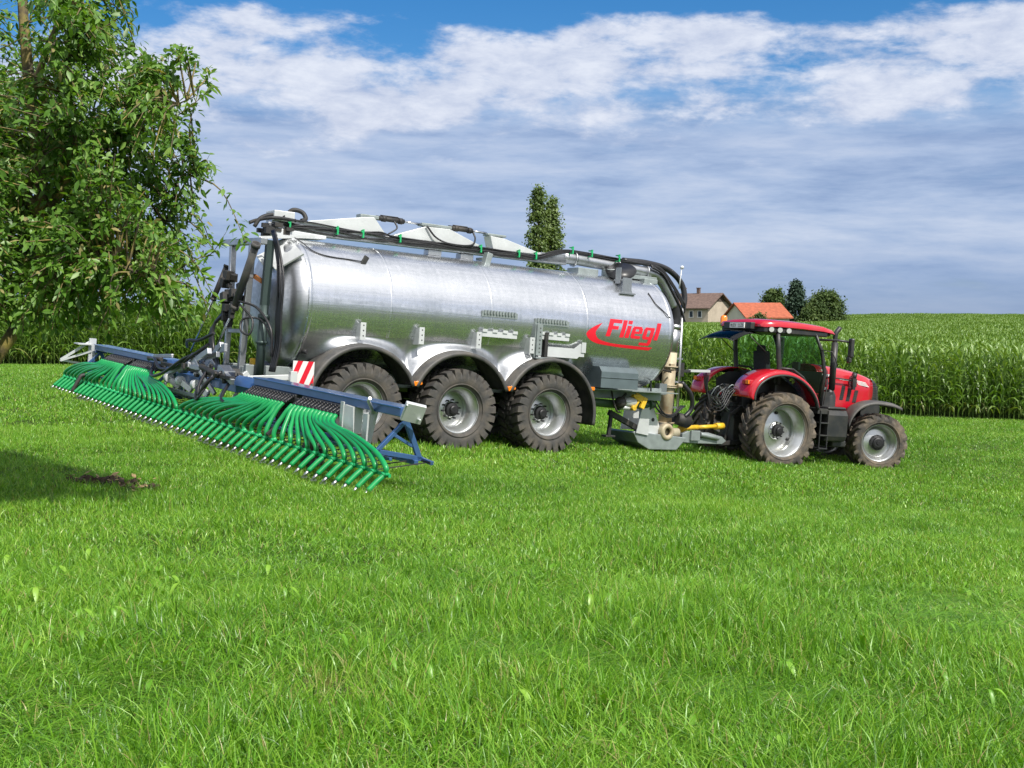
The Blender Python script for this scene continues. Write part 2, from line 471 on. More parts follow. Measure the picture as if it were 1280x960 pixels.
# ---------------------------------------------------------------- terrain
CP = np.array([  # x, y, height (world, eye at 1.6)
    (0, 0, 0.0), (-6, 0, 0.05), (6, 0, -.1), (3, 4, -.15), (-3, 4, 0.0), (-5, 9.5, -.1), (5, 10, -.55), (0, 9, -.3),
    (-1.5, 13.9, -.52), (-5.7, 19.8, -.30), (-9.8, 25.7, 0.03), (-2.58, 20.36, -.62), (-.95, 21.4, -.80),
    (.68, 22.44, -.96), (2.6, 24.5, -1.2), (6.03, 26.5, -1.73), (8.6, 27.7, -1.93), (8, 17, -1.5), (12, 12, -1.2), (-12, 14, 0.0),
    (-10.5, 42, -.25), (6.2, 42, -1.35), (11.8, 41, -1.72), (18, 41, -1.98), (-20, 44, -.2), (14, 30, -2.0), (-18, 30, .1), (0, 42, -.95), (28, 41, -2.3), (30, 20, -2.2), (-30, 42, 0), (-30, 15, .1),
    (0, 60, -1.4), (25, 60, -2.15), (-25, 60, -.3), (60, 70, -2.3), (25, 110, -1.9), (60, 120, -1.6), (-30, 120, -1.0), (100, 120, -1.6),
    (41, 235, -1.9), (58, 235, -1.6), (75, 250, -.35), (110, 250, -.5), (150, 250, -.7), (0, 240, -2.2), (-80, 240, -2), (-80, 100, -.6),
    (70, 330, -3), (120, 330, -3.5), (160, 120, -2), (-150, 330, -4), (0, 340, -4), (200, 330, -5), (-120, 0, 0), (120, 0, -4), (0, -60, .5), (-100, -60, 1), (100, -60, -3)], float)


def _tps(r2):
    return 0.5 * r2 * np.log(np.maximum(r2, 1e-12))


_S = 20.0
_X = CP[:, :2] / _S
_n = len(CP)
_K = _tps(((_X[:, None, :] - _X[None, :, :]) ** 2).sum(-1)) + np.eye(_n) * 0.004
_P = np.c_[np.ones(_n), _X]
_A = np.block([[_K, _P], [_P.T, np.zeros((3, 3))]])
_W = np.linalg.solve(_A, np.r_[CP[:, 2], np.zeros(3)])


def hgt(x, y):
    x = np.atleast_1d(np.asarray(x, float)); y = np.atleast_1d(np.asarray(y, float))
    xc = np.clip(x, -220, 260); yc = np.clip(y, -80, 345)
    q = np.c_[xc.ravel(), yc.ravel()] / _S
    out = np.empty(len(q))
    for s in range(0, len(q), 20000):
        qq = q[s:s + 20000]
        out[s:s + 20000] = _tps(((qq[:, None, :] - _X[None]) ** 2).sum(-1)) @ _W[:_n] + _W[_n] + qq @ _W[_n + 1:]
    out = out.reshape(x.shape)
    d = np.hypot(x - xc, y - yc)
    out = out - d * 0.006
    # fine undulation of the meadow
    near = np.clip((60 - np.abs(y)) / 30, 0, 1)
    out = out + near * (0.025 * np.sin(x * 1.7 + y * .6) * np.sin(y * 1.3 - x * .4) + 0.02 * np.sin(x * 3.1 - y * 2.2 + 1.3))
    return out


def h1(x, y): return float(hgt([x], [y])[0])


def build_ground():
    def axis(lo, hi, c0, c1, fine, grow):
        a = [c0]
        while a[-1] < c1: a.append(a[-1] + fine)
        st = fine; v = a[-1]
        while v < hi: st *= grow; v += st; a.append(v)
        st = fine; v = c0; b = []
        while v > lo: st *= grow; v -= st; b.append(v)
        return np.array(b[::-1] + a)
    xs = axis(-4000, 4000, -24, 22, .45, 1.12); ys = axis(-2500, 6000, 0, 46, .45, 1.12)
    X, Y = np.meshgrid(xs, ys)
    Z = hgt(X, Y)
    V = np.stack([X.ravel(), Y.ravel(), Z.ravel()], 1)
    ny, nx = X.shape
    i = (np.arange(ny - 1)[:, None] * nx + np.arange(nx - 1)[None]).ravel()
    F = np.stack([i, i + 1, i + nx + 1, i + nx], 1)
    m = bpy.data.materials.new('meadow_soil_and_thatch'); m.use_nodes = True
    nt = m.node_tree; b = nt.nodes['Principled BSDF']; N = nt.nodes.new; L = nt.links.new
    ge = N('ShaderNodeNewGeometry')
    n = N('ShaderNodeTexNoise'); n.inputs['Scale'].default_value = 3; n.inputs['Detail'].default_value = 10; n.inputs['Roughness'].default_value = .7
    L(ge.outputs['Position'], n.inputs['Vector'])
    cr = N('ShaderNodeValToRGB'); L(n.outputs[0], cr.inputs[0]); e = cr.color_ramp.elements
    e[0].position = .35; e[0].color = (.030, .045, .012, 1); e[1].position = .68; e[1].color = (.085, .11, .03, 1)
    q = e.new(.55); q.color = (.05, .085, .018, 1)
    L(cr.outputs[0], b.inputs['Base Color']); b.inputs['Roughness'].default_value = .95; b.inputs['Specular IOR Level'].default_value = .1
    bp = N('ShaderNodeBump'); bp.inputs['Strength'].default_value = .8; bp.inputs['Distance'].default_value = .03
    L(n.outputs[0], bp.inputs['Height']); L(bp.outputs[0], b.inputs['Normal'])
    me = np_mesh('ground', V, F, m, smooth=True)
    o = bpy.data.objects.new('ground', me); COL.objects.link(o)
    tag(o, kind='structure')


build_ground()


def gn_scatter(name, pts, rots, scales, idx, meshes, prefix):
    """ONE object: a point mesh whose geometry nodes put a source mesh on each point"""
    me = bpy.data.meshes.new(name)
    me.vertices.add(len(pts)); me.vertices.foreach_set('co', np.asarray(pts, np.float32).ravel())
    a = me.attributes.new('rot', 'FLOAT_VECTOR', 'POINT'); a.data.foreach_set('vector', np.asarray(rots, np.float32).ravel())
    a = me.attributes.new('scl', 'FLOAT_VECTOR', 'POINT'); a.data.foreach_set('vector', np.asarray(scales, np.float32).ravel())
    a = me.attributes.new('idx', 'INT', 'POINT'); a.data.foreach_set('value', np.asarray(idx, np.int32))
    o = bpy.data.objects.new(name, me); COL.objects.link(o)
    g = bpy.data.node_groups.new(name + '_scatter', 'GeometryNodeTree')
    g.interface.new_socket('Geometry', in_out='INPUT', socket_type='NodeSocketGeometry')
    g.interface.new_socket('Geometry', in_out='OUTPUT', socket_type='NodeSocketGeometry')
    N = g.nodes.new; L = g.links.new
    gi = N('NodeGroupInput'); go = N('NodeGroupOutput')
    join = N('GeometryNodeGeometryToInstance')
    for i, m in enumerate(meshes):
        so_ = bpy.data.objects.new(prefix + '_source', m)     # never linked to the scene
        oi = N('GeometryNodeObjectInfo'); oi.inputs['Object'].default_value = so_; oi.transform_space = 'ORIGINAL'
        at = N('GeometryNodeInputNamedAttribute'); at.data_type = 'INT'; at.inputs['Name'].default_value = 'idx'
        cmp_ = N('FunctionNodeCompare'); cmp_.data_type = 'INT'; cmp_.operation = 'EQUAL'
        L(at.outputs['Attribute'], cmp_.inputs[2]); cmp_.inputs[3].default_value = i
        ra = N('GeometryNodeInputNamedAttribute'); ra.data_type = 'FLOAT_VECTOR'; ra.inputs['Name'].default_value = 'rot'
        sa = N('GeometryNodeInputNamedAttribute'); sa.data_type = 'FLOAT_VECTOR'; sa.inputs['Name'].default_value = 'scl'
        ip = N('GeometryNodeInstanceOnPoints')
        L(gi.outputs[0], ip.inputs['Points']); L(cmp_.outputs[0], ip.inputs['Selection']); L(oi.outputs['Geometry'], ip.inputs['Instance'])
        e2r = N('FunctionNodeEulerToRotation'); L(ra.outputs['Attribute'], e2r.inputs[0]); L(e2r.outputs[0], ip.inputs['Rotation'])
        L(sa.outputs['Attribute'], ip.inputs['Scale'])
        if i == 0:
            jn = N('GeometryNodeJoinGeometry')
        L(ip.outputs[0], jn.inputs[0])
    g.nodes.remove(join)
    L(jn.outputs[0], go.inputs[0])
    md = o.modifiers.new('scatter', 'NODES'); md.node_group = g
    return o


# ---------------------------------------------------------------- grass
M_grass = leaf_mat('grass_blades', [(.050, .150, .008), (.115, .300, .012), (.185, .40, .022), (.29, .48, .055)], .42, .32, .42, .35)


def blades(n, rad, hmin, hmax, wid, seg=3, lean=.5, dry=.02, seedv=0, broad=0):
    r = np.random.default_rng(seedv)
    ang = r.uniform(0, 2 * np.pi, n); rr = rad * np.sqrt(r.uniform(0, 1, n))
    bx, by = rr * np.cos(ang), rr * np.sin(ang)
    H = r.uniform(hmin, hmax, n) * r.uniform(.6, 1, n); W = wid * r.uniform(.6, 1.3, n)
    hd = r.uniform(0, 2 * np.pi, n); ln = lean * r.uniform(.2, 1.3, n)
    fx = r.uniform(0, 2 * np.pi, n)
    tone = np.clip(r.normal(.5, .25, n), 0, 1); dr = (r.uniform(0, 1, n) < dry) * r.uniform(.4, 1, n)
    V = np.zeros((n, (seg + 1) * 2, 3)); C = np.zeros((n, (seg + 1) * 2, 3))
    for k in range(seg + 1):
        t = k / seg
        px = bx + np.cos(hd) * ln * H * t ** 2; py = by + np.sin(hd) * ln * H * t ** 2
        pz = H * (t - .38 * ln * t ** 2.2) - .02
        w = W * (1 - t ** 1.6) * .5 + W * .04
        V[:, 2 * k, 0] = px - np.cos(fx) * w; V[:, 2 * k, 1] = py - np.sin(fx) * w; V[:, 2 * k, 2] = pz
        V[:, 2 * k + 1, 0] = px + np.cos(fx) * w; V[:, 2 * k + 1, 1] = py + np.sin(fx) * w; V[:, 2 * k + 1, 2] = pz
        C[:, 2 * k, 0] = C[:, 2 * k + 1, 0] = tone; C[:, 2 * k, 1] = C[:, 2 * k + 1, 1] = dr
    base = (np.arange(n) * (seg + 1) * 2)[:, None]
    F = np.concatenate([base + np.array([[2 * k, 2 * k + 1, 2 * k + 3, 2 * k + 2]]) for k in range(seg)], 0)
    return V.reshape(-1, 3), F, C.reshape(-1, 3)


def merge(parts):
    V, F, C, o = [], [], [], 0
    for v, f, c in parts:
        V.append(v); F.append(f + o); C.append(c); o += len(v)
    return np.concatenate(V), np.concatenate(F), np.concatenate(C)


def weed_leaves(n, rad, seedv):
    """broad plantain / dock leaves: elongated folded ovals"""
    r = np.random.default_rng(seedv); V, F, C = [], [], []
    for i in range(n):
        a = r.uniform(0, 6.28); q = rad * math.sqrt(r.uniform()); x, y = q * math.cos(a), q * math.sin(a)
        L_ = r.uniform(.05, .11); W = L_ * r.uniform(.2, .34); hd = r.uniform(0, 6.28); el = r.uniform(.25, 1.1)
        d = np.array([math.cos(hd), math.sin(hd)]); s = np.array([-d[1], d[0]]); b = len(V); t0 = r.uniform(.35, .75)
        for k in range(6):
            t = k / 5; w = W * math.sin(math.pi * min(1, t * .93 + .04)) ** .8 * .5
            px = x + d[0] * L_ * t * math.cos(el); py = y + d[1] * L_ * t * math.cos(el); pz = .03 + L_ * math.sin(el) * (t - .5 * t * t) * 1.4
            for j in (-1, 0, 1):
                V.append((px + s[0] * w * j, py + s[1] * w * j, pz + abs(j) * w * .35)); C.append((t0, 0, 0))
        for k in range(5):
            for j in range(2):
                F.append((b + k * 3 + j, b + k * 3 + j + 1, b + k * 3 + 4 + j, b + k * 3 + 3 + j))
    return np.array(V).reshape(-1, 3), np.array(F, int).reshape(-1, 4), np.array(C).reshape(-1, 3)


def build_grass():
    src = []
    # 0-3 near, long fine blades; 4-5 near, lying; 6-8 mid; 9-11 far; 12 broad leaves
    for s in range(4):
        src.append(merge([blades(210, .24, .04, .15, .0062, 4, 1.0, .03, 100 + s), blades(55, .24, .12, .22, .0078, 5, 1.1, .05, 150 + s), weed_leaves(1 if s == 2 else 0, .2, 160 + s)]))
    for s in range(2):
        v, f, c = blades(330, .26, .10, .24, .0058, 4, 1.0, .05, 200 + s)
        v[:, 0] += v[:, 2] * 1.3; v[:, 2] *= .38
        src.append((v, f, c))
    for s in range(3): src.append(blades(300, .36, .035, .14, .0085, 3, .9, .03, 300 + s))
    for s in range(3): src.append(blades(330, .62, .03, .13, .015, 2, .8, .03, 400 + s))
    src.append(merge([weed_leaves(6, .2, 500), blades(200, .22, .05, .13, .005, 3, .7, .03, 501)]))
    src.append(merge([blades(150, .22, .03, .10, .0055, 3, 1.1, .45, 601), blades(14, .2, .1, .2, .006, 4, .8, .5, 602)]))
    meshes = [np_mesh('grass_tuft', v, f, M_grass, c) for v, f, c in src]
    P, Rr, S_, I = [], [], [], []

    def region(y0, y1, cell, kinds, hs=1.0):
        r = np.random.default_rng(int(y0 * 10) + 5)
        y = y0
        while y < y1:
            half = .50 * y + 2.2
            n = int(2 * half / cell)
            xs = np.linspace(-half, half, n) + r.uniform(-.45, .45, n) * cell
            for x in xs:
                yy = y + r.uniform(-.5, .5) * cell
                if yy > corn_edge(x) - .1: continue
                k = kinds[r.integers(len(kinds))]
                nz = math.sin(x * .9 + yy * .55 + 1) * math.sin(yy * .8 - x * .35) + .5 * math.sin(x * 2.3 - yy * 1.9)
                nz2 = math.sin(x * 5.3 + 2 * math.sin(yy * 2.1)) * math.sin(yy * 4.7 + 1.5 * math.sin(x * 3.3))
                s = (1 + .30 * nz * hs + .34 * nz2 * hs) * (1.22 if yy < 7 else 1.0)
                if k <= 3:
                    if nz < -.6 and r.uniform() < .4: k = 4 + r.integers(2)
                    if r.uniform() < .055: k = 12
                # old wheel lane with grass standing up beside it, and a trodden down swath
                if -1.2 < x < 4.6:
                    q = yy - (7.45 - .42 * x + .10 * math.sin(x * 3))
                    if abs(q) < .10: s *= .40
                    elif 0 > q > -.55: s *= 1.45
                if -1.0 < x < 1.6:
                    q = yy - (6.0 - .50 * x + .08 * math.sin(x * 4))
                    if abs(q) < .24: k = 4 + r.integers(2); s *= .8
                if -4.5 < x < -1.0 and abs(yy - (8.3 + .25 * x)) < .09: s *= .45
                # worn bare spots
                if ((x + .80) / .30) ** 2 + ((yy - 5.25) / .35) ** 2 < 1 or ((x + .05) / .2) ** 2 + ((yy - 5.35) / .2) ** 2 < 1:
                    k = 13
                elif k <= 3 and r.uniform() < .012: k = 13
                if ((x + 4.55) / .5) ** 2 + ((yy - 13.3) / .28) ** 2 < 1: continue
                P.append((x, yy, 0)); Rr.append((0, 0, r.uniform(0, 6.28) if k not in (4, 5) else r.normal(-.6, .5)))
                S_.append((1, 1, max(.45, s * r.uniform(.8, 1.15)))); I.append(k)
            y += cell
    region(1.6, 8.5, .17, [0, 1, 2, 3])
    region(8.5, 19, .27, [6, 7, 8], .9)
    region(19, 47, .42, [9, 10, 11], .8)
    P = np.array(P); P[:, 2] = hgt(P[:, 0], P[:, 1])
    o = gn_scatter('grass', P, Rr, S_, I, meshes, 'grass_tuft')
    tag(o, 'short bright green meadow grass covering the whole foreground', 'grass', kind='stuff')


def corn_edge(x):
    return 41.9 - .085 * x + .25 * math.sin(x * .5)


build_grass()

# ---------------------------------------------------------------- maize
M_corn = leaf_mat('maize_leaf', [(.045, .105, .012), (.085, .18, .018), (.13, .245, .030), (.21, .33, .065)], .42, .35, .42, .5)


def corn_plant(seedv, H=2.55, leaves=13, seg=5):
    r = np.random.default_rng(seedv); V, F, C = [], [], []
    # stalk
    b = 0
    for k in range(5):
        t = k / 4; z = -.05 + t * H * .86; rad = .016 * (1 - .6 * t)
        for j in range(4):
            a = j * math.pi / 2; V.append((rad * math.cos(a), rad * math.sin(a), z)); C.append((.55, .05 * (1 - t), 0))
    for k in range(4):
        for j in range(4): F.append((k * 4 + j, k * 4 + (j + 1) % 4, (k + 1) * 4 + (j + 1) % 4, (k + 1) * 4 + j))
    a0 = r.uniform(0, 6.28)
    for i in range(leaves):
        t = (i + .6) / leaves; z0 = H * (.03 + .81 * t); L_ = (.42 + .55 * math.sin(math.pi * min(1, t * .8 + .22))) * r.uniform(.85, 1.15)
        hd = a0 + (i % 2) * math.pi + r.normal(0, .45); el = 1.0 + .38 * t + r.normal(0, .1); W = .085 * r.uniform(.8, 1.15)
        dr = (1 if (t < .12 and r.uniform() < .35) else 0) * r.uniform(.1, .5)
        p = np.array([0., 0., z0]); d = np.array([math.cos(hd), math.sin(hd), 0]); s = np.array([-d[1], d[0], 0]); b = len(V)
        droop = r.uniform(.5, 1.0) * (1.35 - .75 * t) * 2.1; tw = r.normal(0, .5); tn = np.clip(r.normal(.5 + .12 * t, .14), 0, 1)
        for k in range(seg + 1):
            q = k / seg; w = W * (1 - q ** 2.2) * (.55 + .45 * min(1, q * 4)) * .5 + .002
            e = el - droop * q * q
            if k: p = p + (d * math.cos(e) + np.array([0, 0, 1]) * math.sin(e)) * L_ / seg
            sv = s * math.cos(tw * q) + np.array([0, 0, 1]) * math.sin(tw * q)
            for j in (-1, 0, 1):
                up = np.array([0, 0, 1]) * abs(j) * w * .45
                V.append(tuple(p + sv * w * j + up)); C.append((tn + (.14 if j == 0 else 0), dr, 0))
        for k in range(seg):
            for j in range(2): F.append((b + k * 3 + j, b + k * 3 + j + 1, b + k * 3 + 4 + j, b + k * 3 + 3 + j))
    return np.array(V), np.array(F), np.array(C)


def build_corn():
    var = [corn_plant(900 + i, 2.5 + .06 * (i % 4), 13) for i in range(8)]
    meshes = [np_mesh('corn_plant', v, f, M_corn, c, smooth=True) for v, f, c in var]
    r = np.random.default_rng(5)
    spots = []
    for row in range(3):
        for a, b in ((6.0, 18.9), (-23.5, -8.2)):
            x = a
            while x < b:
                spots.append((row, x + r.uniform(-.03, .03), corn_edge(x) + row * .75 + r.uniform(-.05, .05)))
                x += .165
    spots.sort(key=lambda s: (s[0], 0 if s[1] > 0 else 1))
    near, rest = spots[:298], spots[298:]
    proto = {}
    P, Rr, S_, I = [], [], [], []
    Z = hgt([s[1] for s in near], [s[2] for s in near])
    for i, (row, x, y) in enumerate(near):
        o = bpy.data.objects.new('corn_plant', meshes[r.integers(8)])
        COL.objects.link(o); o.location = (x, y, Z[i]); o.rotation_euler = (r.normal(0, .04), r.normal(0, .04), r.uniform(0, 6.28))
        sz = r.uniform(.94, 1.06); o.scale = (sz, sz, sz)
        side = 'right of the tractor' if x > 8.5 else ('between the tanker and the tractor' if x > 0 else 'left of the tanker')
        tag(o, ('green maize plant in the front row of the field, ' if row == 0 else 'green maize plant in the second row of the field, ') + side,
            'corn plant', 'maize plants along the near edge of the field, ' + side)
    # clump meshes of 12 rows-plants for the field behind
    clumps = []
    for s in range(4):
        parts = []
        for ry in range(4):
            for cx in range(14):
                v, f, c = corn_plant(2000 + s * 100 + ry * 14 + cx, 2.52 + .1 * r.uniform(-1, 1), 11, 4)
                a = r.uniform(0, 6.28); ca, sa = math.cos(a), math.sin(a)
                v2 = np.stack([v[:, 0] * ca - v[:, 1] * sa + (cx - 6.5) * .165 + r.normal(0, .02), v[:, 0] * sa + v[:, 1] * ca + ry * .75 + r.normal(0, .04), v[:, 2]], 1)
                parts.append((v2, f, c))
        v, f, c = merge(parts)
        clumps.append(np_mesh('maize_clump', v, f, M_corn, c, smooth=True))
    allm = meshes + clumps
    for row, x, y in rest:
        P.append((x, y)); Rr.append((0, 0, r.uniform(0, 6.28))); S_.append((1, 1, r.uniform(.95, 1.05))); I.append(r.integers(8))
    # hidden first rows outside the two visible stretches
    for a, b in ((-34, -23.6), (-8.0, 5.9), (19.0, 32)):
        for row in range(3):
            for x in np.arange(a, b, .165):
                P.append((x, corn_edge(x) + row * .75)); Rr.append((0, 0, r.uniform(0, 6.28))); S_.append((1, 1, r.uniform(.95, 1.05))); I.append(r.integers(8))
    y = 3 * .75
    while y < 225:
        half_l = -(.50 * (42 + y) + 8); half_r = .50 * (42 + y) + 10
        if y > 60: half_l = max(half_l, -36)
        step = 2.31 if y < 90 else 2.6
        for x in np.arange(half_l, half_r, step):
            yy = 42 - .085 * x + y
            if yy > 228 and x < 62: continue
            P.append((x, yy + (.25 * math.sin(x * .5) if y < 6 else 0)))
            Rr.append((0, 0, -.085 + (math.pi if r.uniform() < .5 else 0) * 0)); S_.append((1, 1, r.uniform(.95, 1.06))); I.append(8 + r.integers(4))
        y += 3.0 if y < 90 else 3.6
    P = np.array(P); Z = hgt(P[:, 0], P[:, 1])
    o = gn_scatter('maize_field', np.c_[P, Z], Rr, S_, I, allm, 'maize')
    tag(o, 'dense green maize crop stretching back to the horizon', 'maize', kind='stuff')


build_corn()

# ---------------------------------------------------------------- trees
M_bark = mat('bark', (0.10, 0.08, 0.055), 0.9, 0, 0.4, 12, 0.6, 30, dirt=(0.30, 0.24, 0.05), dirt_amt=0.9, dirt_scale=6)
M_apple = leaf_mat('apple_leaves', [(.040, .115, .010), (.085, .20, .018), (.15, .29, .035), (.25, .38, .08)], .45, .40, .35, 1.2)
M_poplar = leaf_mat('poplar_leaves', [(.07, .12, .025), (.12, .185, .042), (.18, .25, .07)], .5, .3, .4, .4)
M_farleaf = leaf_mat('far_tree_leaves', [(.030, .060, .014), (.060, .105, .024), (.11, .155, .04)], .6, .25, .2, .25)
M_spruce = leaf_mat('spruce_needles', [(.020, .045, .028), (.035, .07, .045), (.06, .10, .065)], .6, .15, .2, .4)


def oriented_leaves(P, D, Lf, Wd, tone, r, fold=.25, seg=2):
    """leaf blades: centre line start P, direction D (unit), length, width; folded along the midrib"""
    n = len(P)
    up = r.normal(0, 1, (n, 3)) * .55 + np.array([0.25, -0.35, 1.0])
    s = np.cross(D, up); s /= np.linalg.norm(s, axis=1)[:, None] + 1e-9
    nn = np.cross(s, D)
    V = np.zeros((n, (seg + 1) * 3, 3)); C = np.zeros((n, (seg + 1) * 3, 3)); C[:, :, 0] = tone[:, None]
    prof = {2: [.12, 1.0, .06], 3: [.12, .95, .8, .04]}[seg]
    for k in range(seg + 1):
        t = k / seg
        c = P + D * (Lf * t)[:, None] - np.array([0, 0, 1]) * (Lf * .22 * t * t)[:, None]
        w = (Wd * prof[k] * .5)[:, None]
        V[:, k * 3] = c - s * w + nn * w * fold; V[:, k * 3 + 1] = c; V[:, k * 3 + 2] = c + s * w + nn * w * fold
    F = []
    base = (np.arange(n) * (seg + 1) * 3)[:, None]
    for k in range(seg):
        for j in range(2): F.append(base + np.array([[k * 3 + j, k * 3 + j + 1, k * 3 + 4 + j, k * 3 + 3 + j]]))
    return V.reshape(-1, 3), np.concatenate(F), C.reshape(-1, 3)


def apple_tree():
    gx, gy = -5.67, 11.0
    g = h1(gx, gy)
    root = empty('apple_tree', (gx, gy, g - .16)); root.scale = (1.146, 1.146, 1.146)
    tag(root, 'leafy fruit tree with lichen covered branches at the left edge, beside the green hoses', 'tree')
    r = np.random.default_rng(77)
    tr = MB()
    trunk = spline([(0, 0, -.1), (.35, 0, .6), (.78, -.02, 1.25), (1.12, 0, 1.8), (1.22, .02, 2.4)], 5)
    tr.tube(trunk, [.058 - .0006 * i for i in range(len(trunk))], 10)
    limbs = []

    def limb(pts, r0, r1):
        s = spline(pts, 6); n = len(s)
        tr.tube(s, [r0 + (r1 - r0) * i / (n - 1) for i in range(n)], 7)
        limbs.append((s, r0))
    fork = (1.22, .02, 2.4); mid = (1.0, 0, 1.6)
    limb([fork, (1.17, .05, 3.0), (1.12, .0, 3.7), (1.05, .1, 4.5), (1.1, .1, 5.2)], .062, .025)
    limb([fork, (.95, -.1, 2.9), (.88, -.15, 3.6), (.72, -.2, 4.3), (.6, -.2, 5.0)], .05, .02)
    limb([fork, (1.5, -.1, 2.9), (1.52, -.2, 3.6), (1.6, -.25, 4.2), (1.62, -.3, 4.9)], .042, .014)
    limb([fork, (.5, .3, 2.9), (-.2, .5, 3.3), (-.9, .5, 3.6), (-1.5, .4, 4.2)], .055, .018)
    limb([mid, (.4, -.4, 2.1), (-.3, -.6, 2.5), (-1.0, -.7, 2.9), (-1.6, -.7, 3.0)], .05, .016)
    limb([mid, (1.5, -.4, 1.95), (1.9, -.6, 2.05), (2.15, -.6, 1.98), (2.3, -.6, 1.9)], .028, .004)
    limb([mid, (1.6, .4, 2.1), (2.0, .6, 2.45), (2.15, .6, 2.7), (2.3, .5, 2.9)], .03, .004)
    limb([fork, (1.7, .2, 2.85), (2.05, .1, 3.2), (2.25, 0, 3.3), (2.45, -.05, 3.38)], .026, .003)
    limb([mid, (1.0, .8, 2.2), (1.0, 1.3, 2.8), (.9, 1.6, 3.4)], .045, .014)
    limb([mid, (.9, -.8, 2.1), (.8, -1.2, 2.5), (.8, -1.4, 3.0)], .04, .012)
    limb([(.2, .4, 3.1), (.0, .6, 3.8), (-.1, .6, 4.6)], .04, .014)
    limb([(1.15, 0, 3.4), (1.4, -.1, 3.9), (1.75, -.1, 4.3), (1.95, -.1, 4.6)], .03, .01)
    limb([(1.12, 0, 2.7), (.7, .3, 3.2), (.45, .2, 3.9), (.4, .1, 4.6)], .028, .01)
    nodes = [(s[i], 1) for s, _ in limbs for i in range(4, len(s), 2)]
    NP = np.array([tuple(p) for p, _ in nodes])
    P, D, Lf, Wd, T = [], [], [], [], []
    tw = MB()

    def right_edge(z):
        # crown outline measured as height above its foot -> reach to the right
        zz = [0.9, 1.3, 1.55, 1.8, 2.2, 2.6, 3.0, 3.25, 3.45, 3.7, 4.0, 4.3, 4.8, 5.5]
        xx = [1.7, 2.1, 2.38, 2.50, 2.50, 2.46, 2.32, 2.28, 2.42, 2.16, 1.92, 1.70, 1.5, 1.0]
        return float(np.interp(z, zz, xx))
    made = 0
    while made < 2600:
        z = r.uniform(1.52, 4.5)
        c = np.array([.35, 0]); re = right_edge(z) * (1 + .07 * math.sin(z * 9.0) + .05 * math.sin(z * 23.0)) + .03
        a = r.uniform(0, 6.28); q = math.sqrt(r.uniform(0.05, 1))
        sx = (re - c[0]) if math.cos(a) > 0 else 2.2
        sy = 1.85 * math.sqrt(max(.15, 1 - ((z - 3.2) / 2.8) ** 2))
        x = c[0] + math.cos(a) * q * sx; y = math.sin(a) * q * sy
        # airy window high in the crown where the limbs show
        if 0.62 < x < 1.5 and z > 3.45 and r.uniform() < .88: continue
        if z > 3.3 and x < 1.5 and y < .3 and r.uniform() < .6: continue
        if z < 1.65 and x < 1.2 and r.uniform() < .5: continue
        if z < 1.7 and x < .9 and r.uniform() < .6: continue
        e = np.array([x, y, z]); d = np.linalg.norm(NP - e, axis=1); n0 = NP[d.argmin()]
        if d.min() > 1.5: continue
        made += 1
        mid_ = (n0 + e) / 2 + np.array([0, 0, .12]) + r.normal(0, .05, 3)
        pts = spline([n0, mid_, e], 4)
        tw.tube(pts, [.009 - .0007 * i for i in range(len(pts))], 4, cap=False)
        m = r.integers(26, 44)
        pa = np.array([tuple(p) for p in pts])
        for k in range(m):
            t = r.uniform(.25, 1) ** .7 * (len(pa) - 1); i = min(int(t), len(pa) - 2)
            b = pa[i] + (pa[i + 1] - pa[i]) * (t - i) + r.normal(0, .035, 3)
            ax = pa[-1] - pa[0]; ax = ax / (np.linalg.norm(ax) + 1e-6)
            dd = ax * .5 + r.normal(0, .75, 3) + np.array([0, 0, -.1]); dd /= np.linalg.norm(dd)
            P.append(b); D.append(dd); Lf.append(r.uniform(.038, .088)); T.append(np.clip(r.normal(.48, .17), 0, 1))
    # a few long shoots sticking out on the right
    for p in ([(2.0, -.1, 3.05), (2.3, -.12, 3.2), (2.5, -.15, 3.33), (2.62, -.15, 3.45)], [(2.1, -.1, 1.9), (2.45, -.1, 2.1), (2.58, -.1, 2.15), (2.7, -.1, 2.32)],
              [(2.2, -.2, 2.25), (2.45, -.2, 2.1), (2.6, -.2, 1.85)], [(1.4, -.2, 3.6), (1.75, -.2, 3.85), (2.0, -.2, 4.0)], [(1.3, -.3, 3.9), (1.6, -.3, 4.25), (1.75, -.3, 4.4)]):
        pts = spline(p, 5); tw.tube(pts, [.006 - .0003 * i for i in range(len(pts))], 4, cap=False); pa = np.array([tuple(q) for q in pts])
        for k in range(20):
            i = r.integers(3, len(pa)); dd = r.normal(0, .8, 3) + np.array([.5, 0, .1]); dd /= np.linalg.norm(dd)
            P.append(pa[i]); D.append(dd); Lf.append(r.uniform(.06, .1)); T.append(np.clip(r.normal(.55, .15), 0, 1))
    P, D, Lf, T = map(np.array, (P, D, Lf, T))
    V, F, C = oriented_leaves(P, D, Lf, Lf * r.uniform(.38, .52, len(Lf)), T, r, .16, 3)
    brown = r.uniform(0, 1, len(P)) < .035
    C = C.reshape(len(P), -1, 3); C[brown, :, 1] = .8; C = C.reshape(-1, 3)
    tro = tr.build('trunk', M_bark, root)
    two = tw.build('twig', M_bark, root)
    me = np_mesh('crown', V, F, M_apple, C); o = bpy.data.objects.new('crown', me); COL.objects.link(o); o.parent = root


apple_tree()


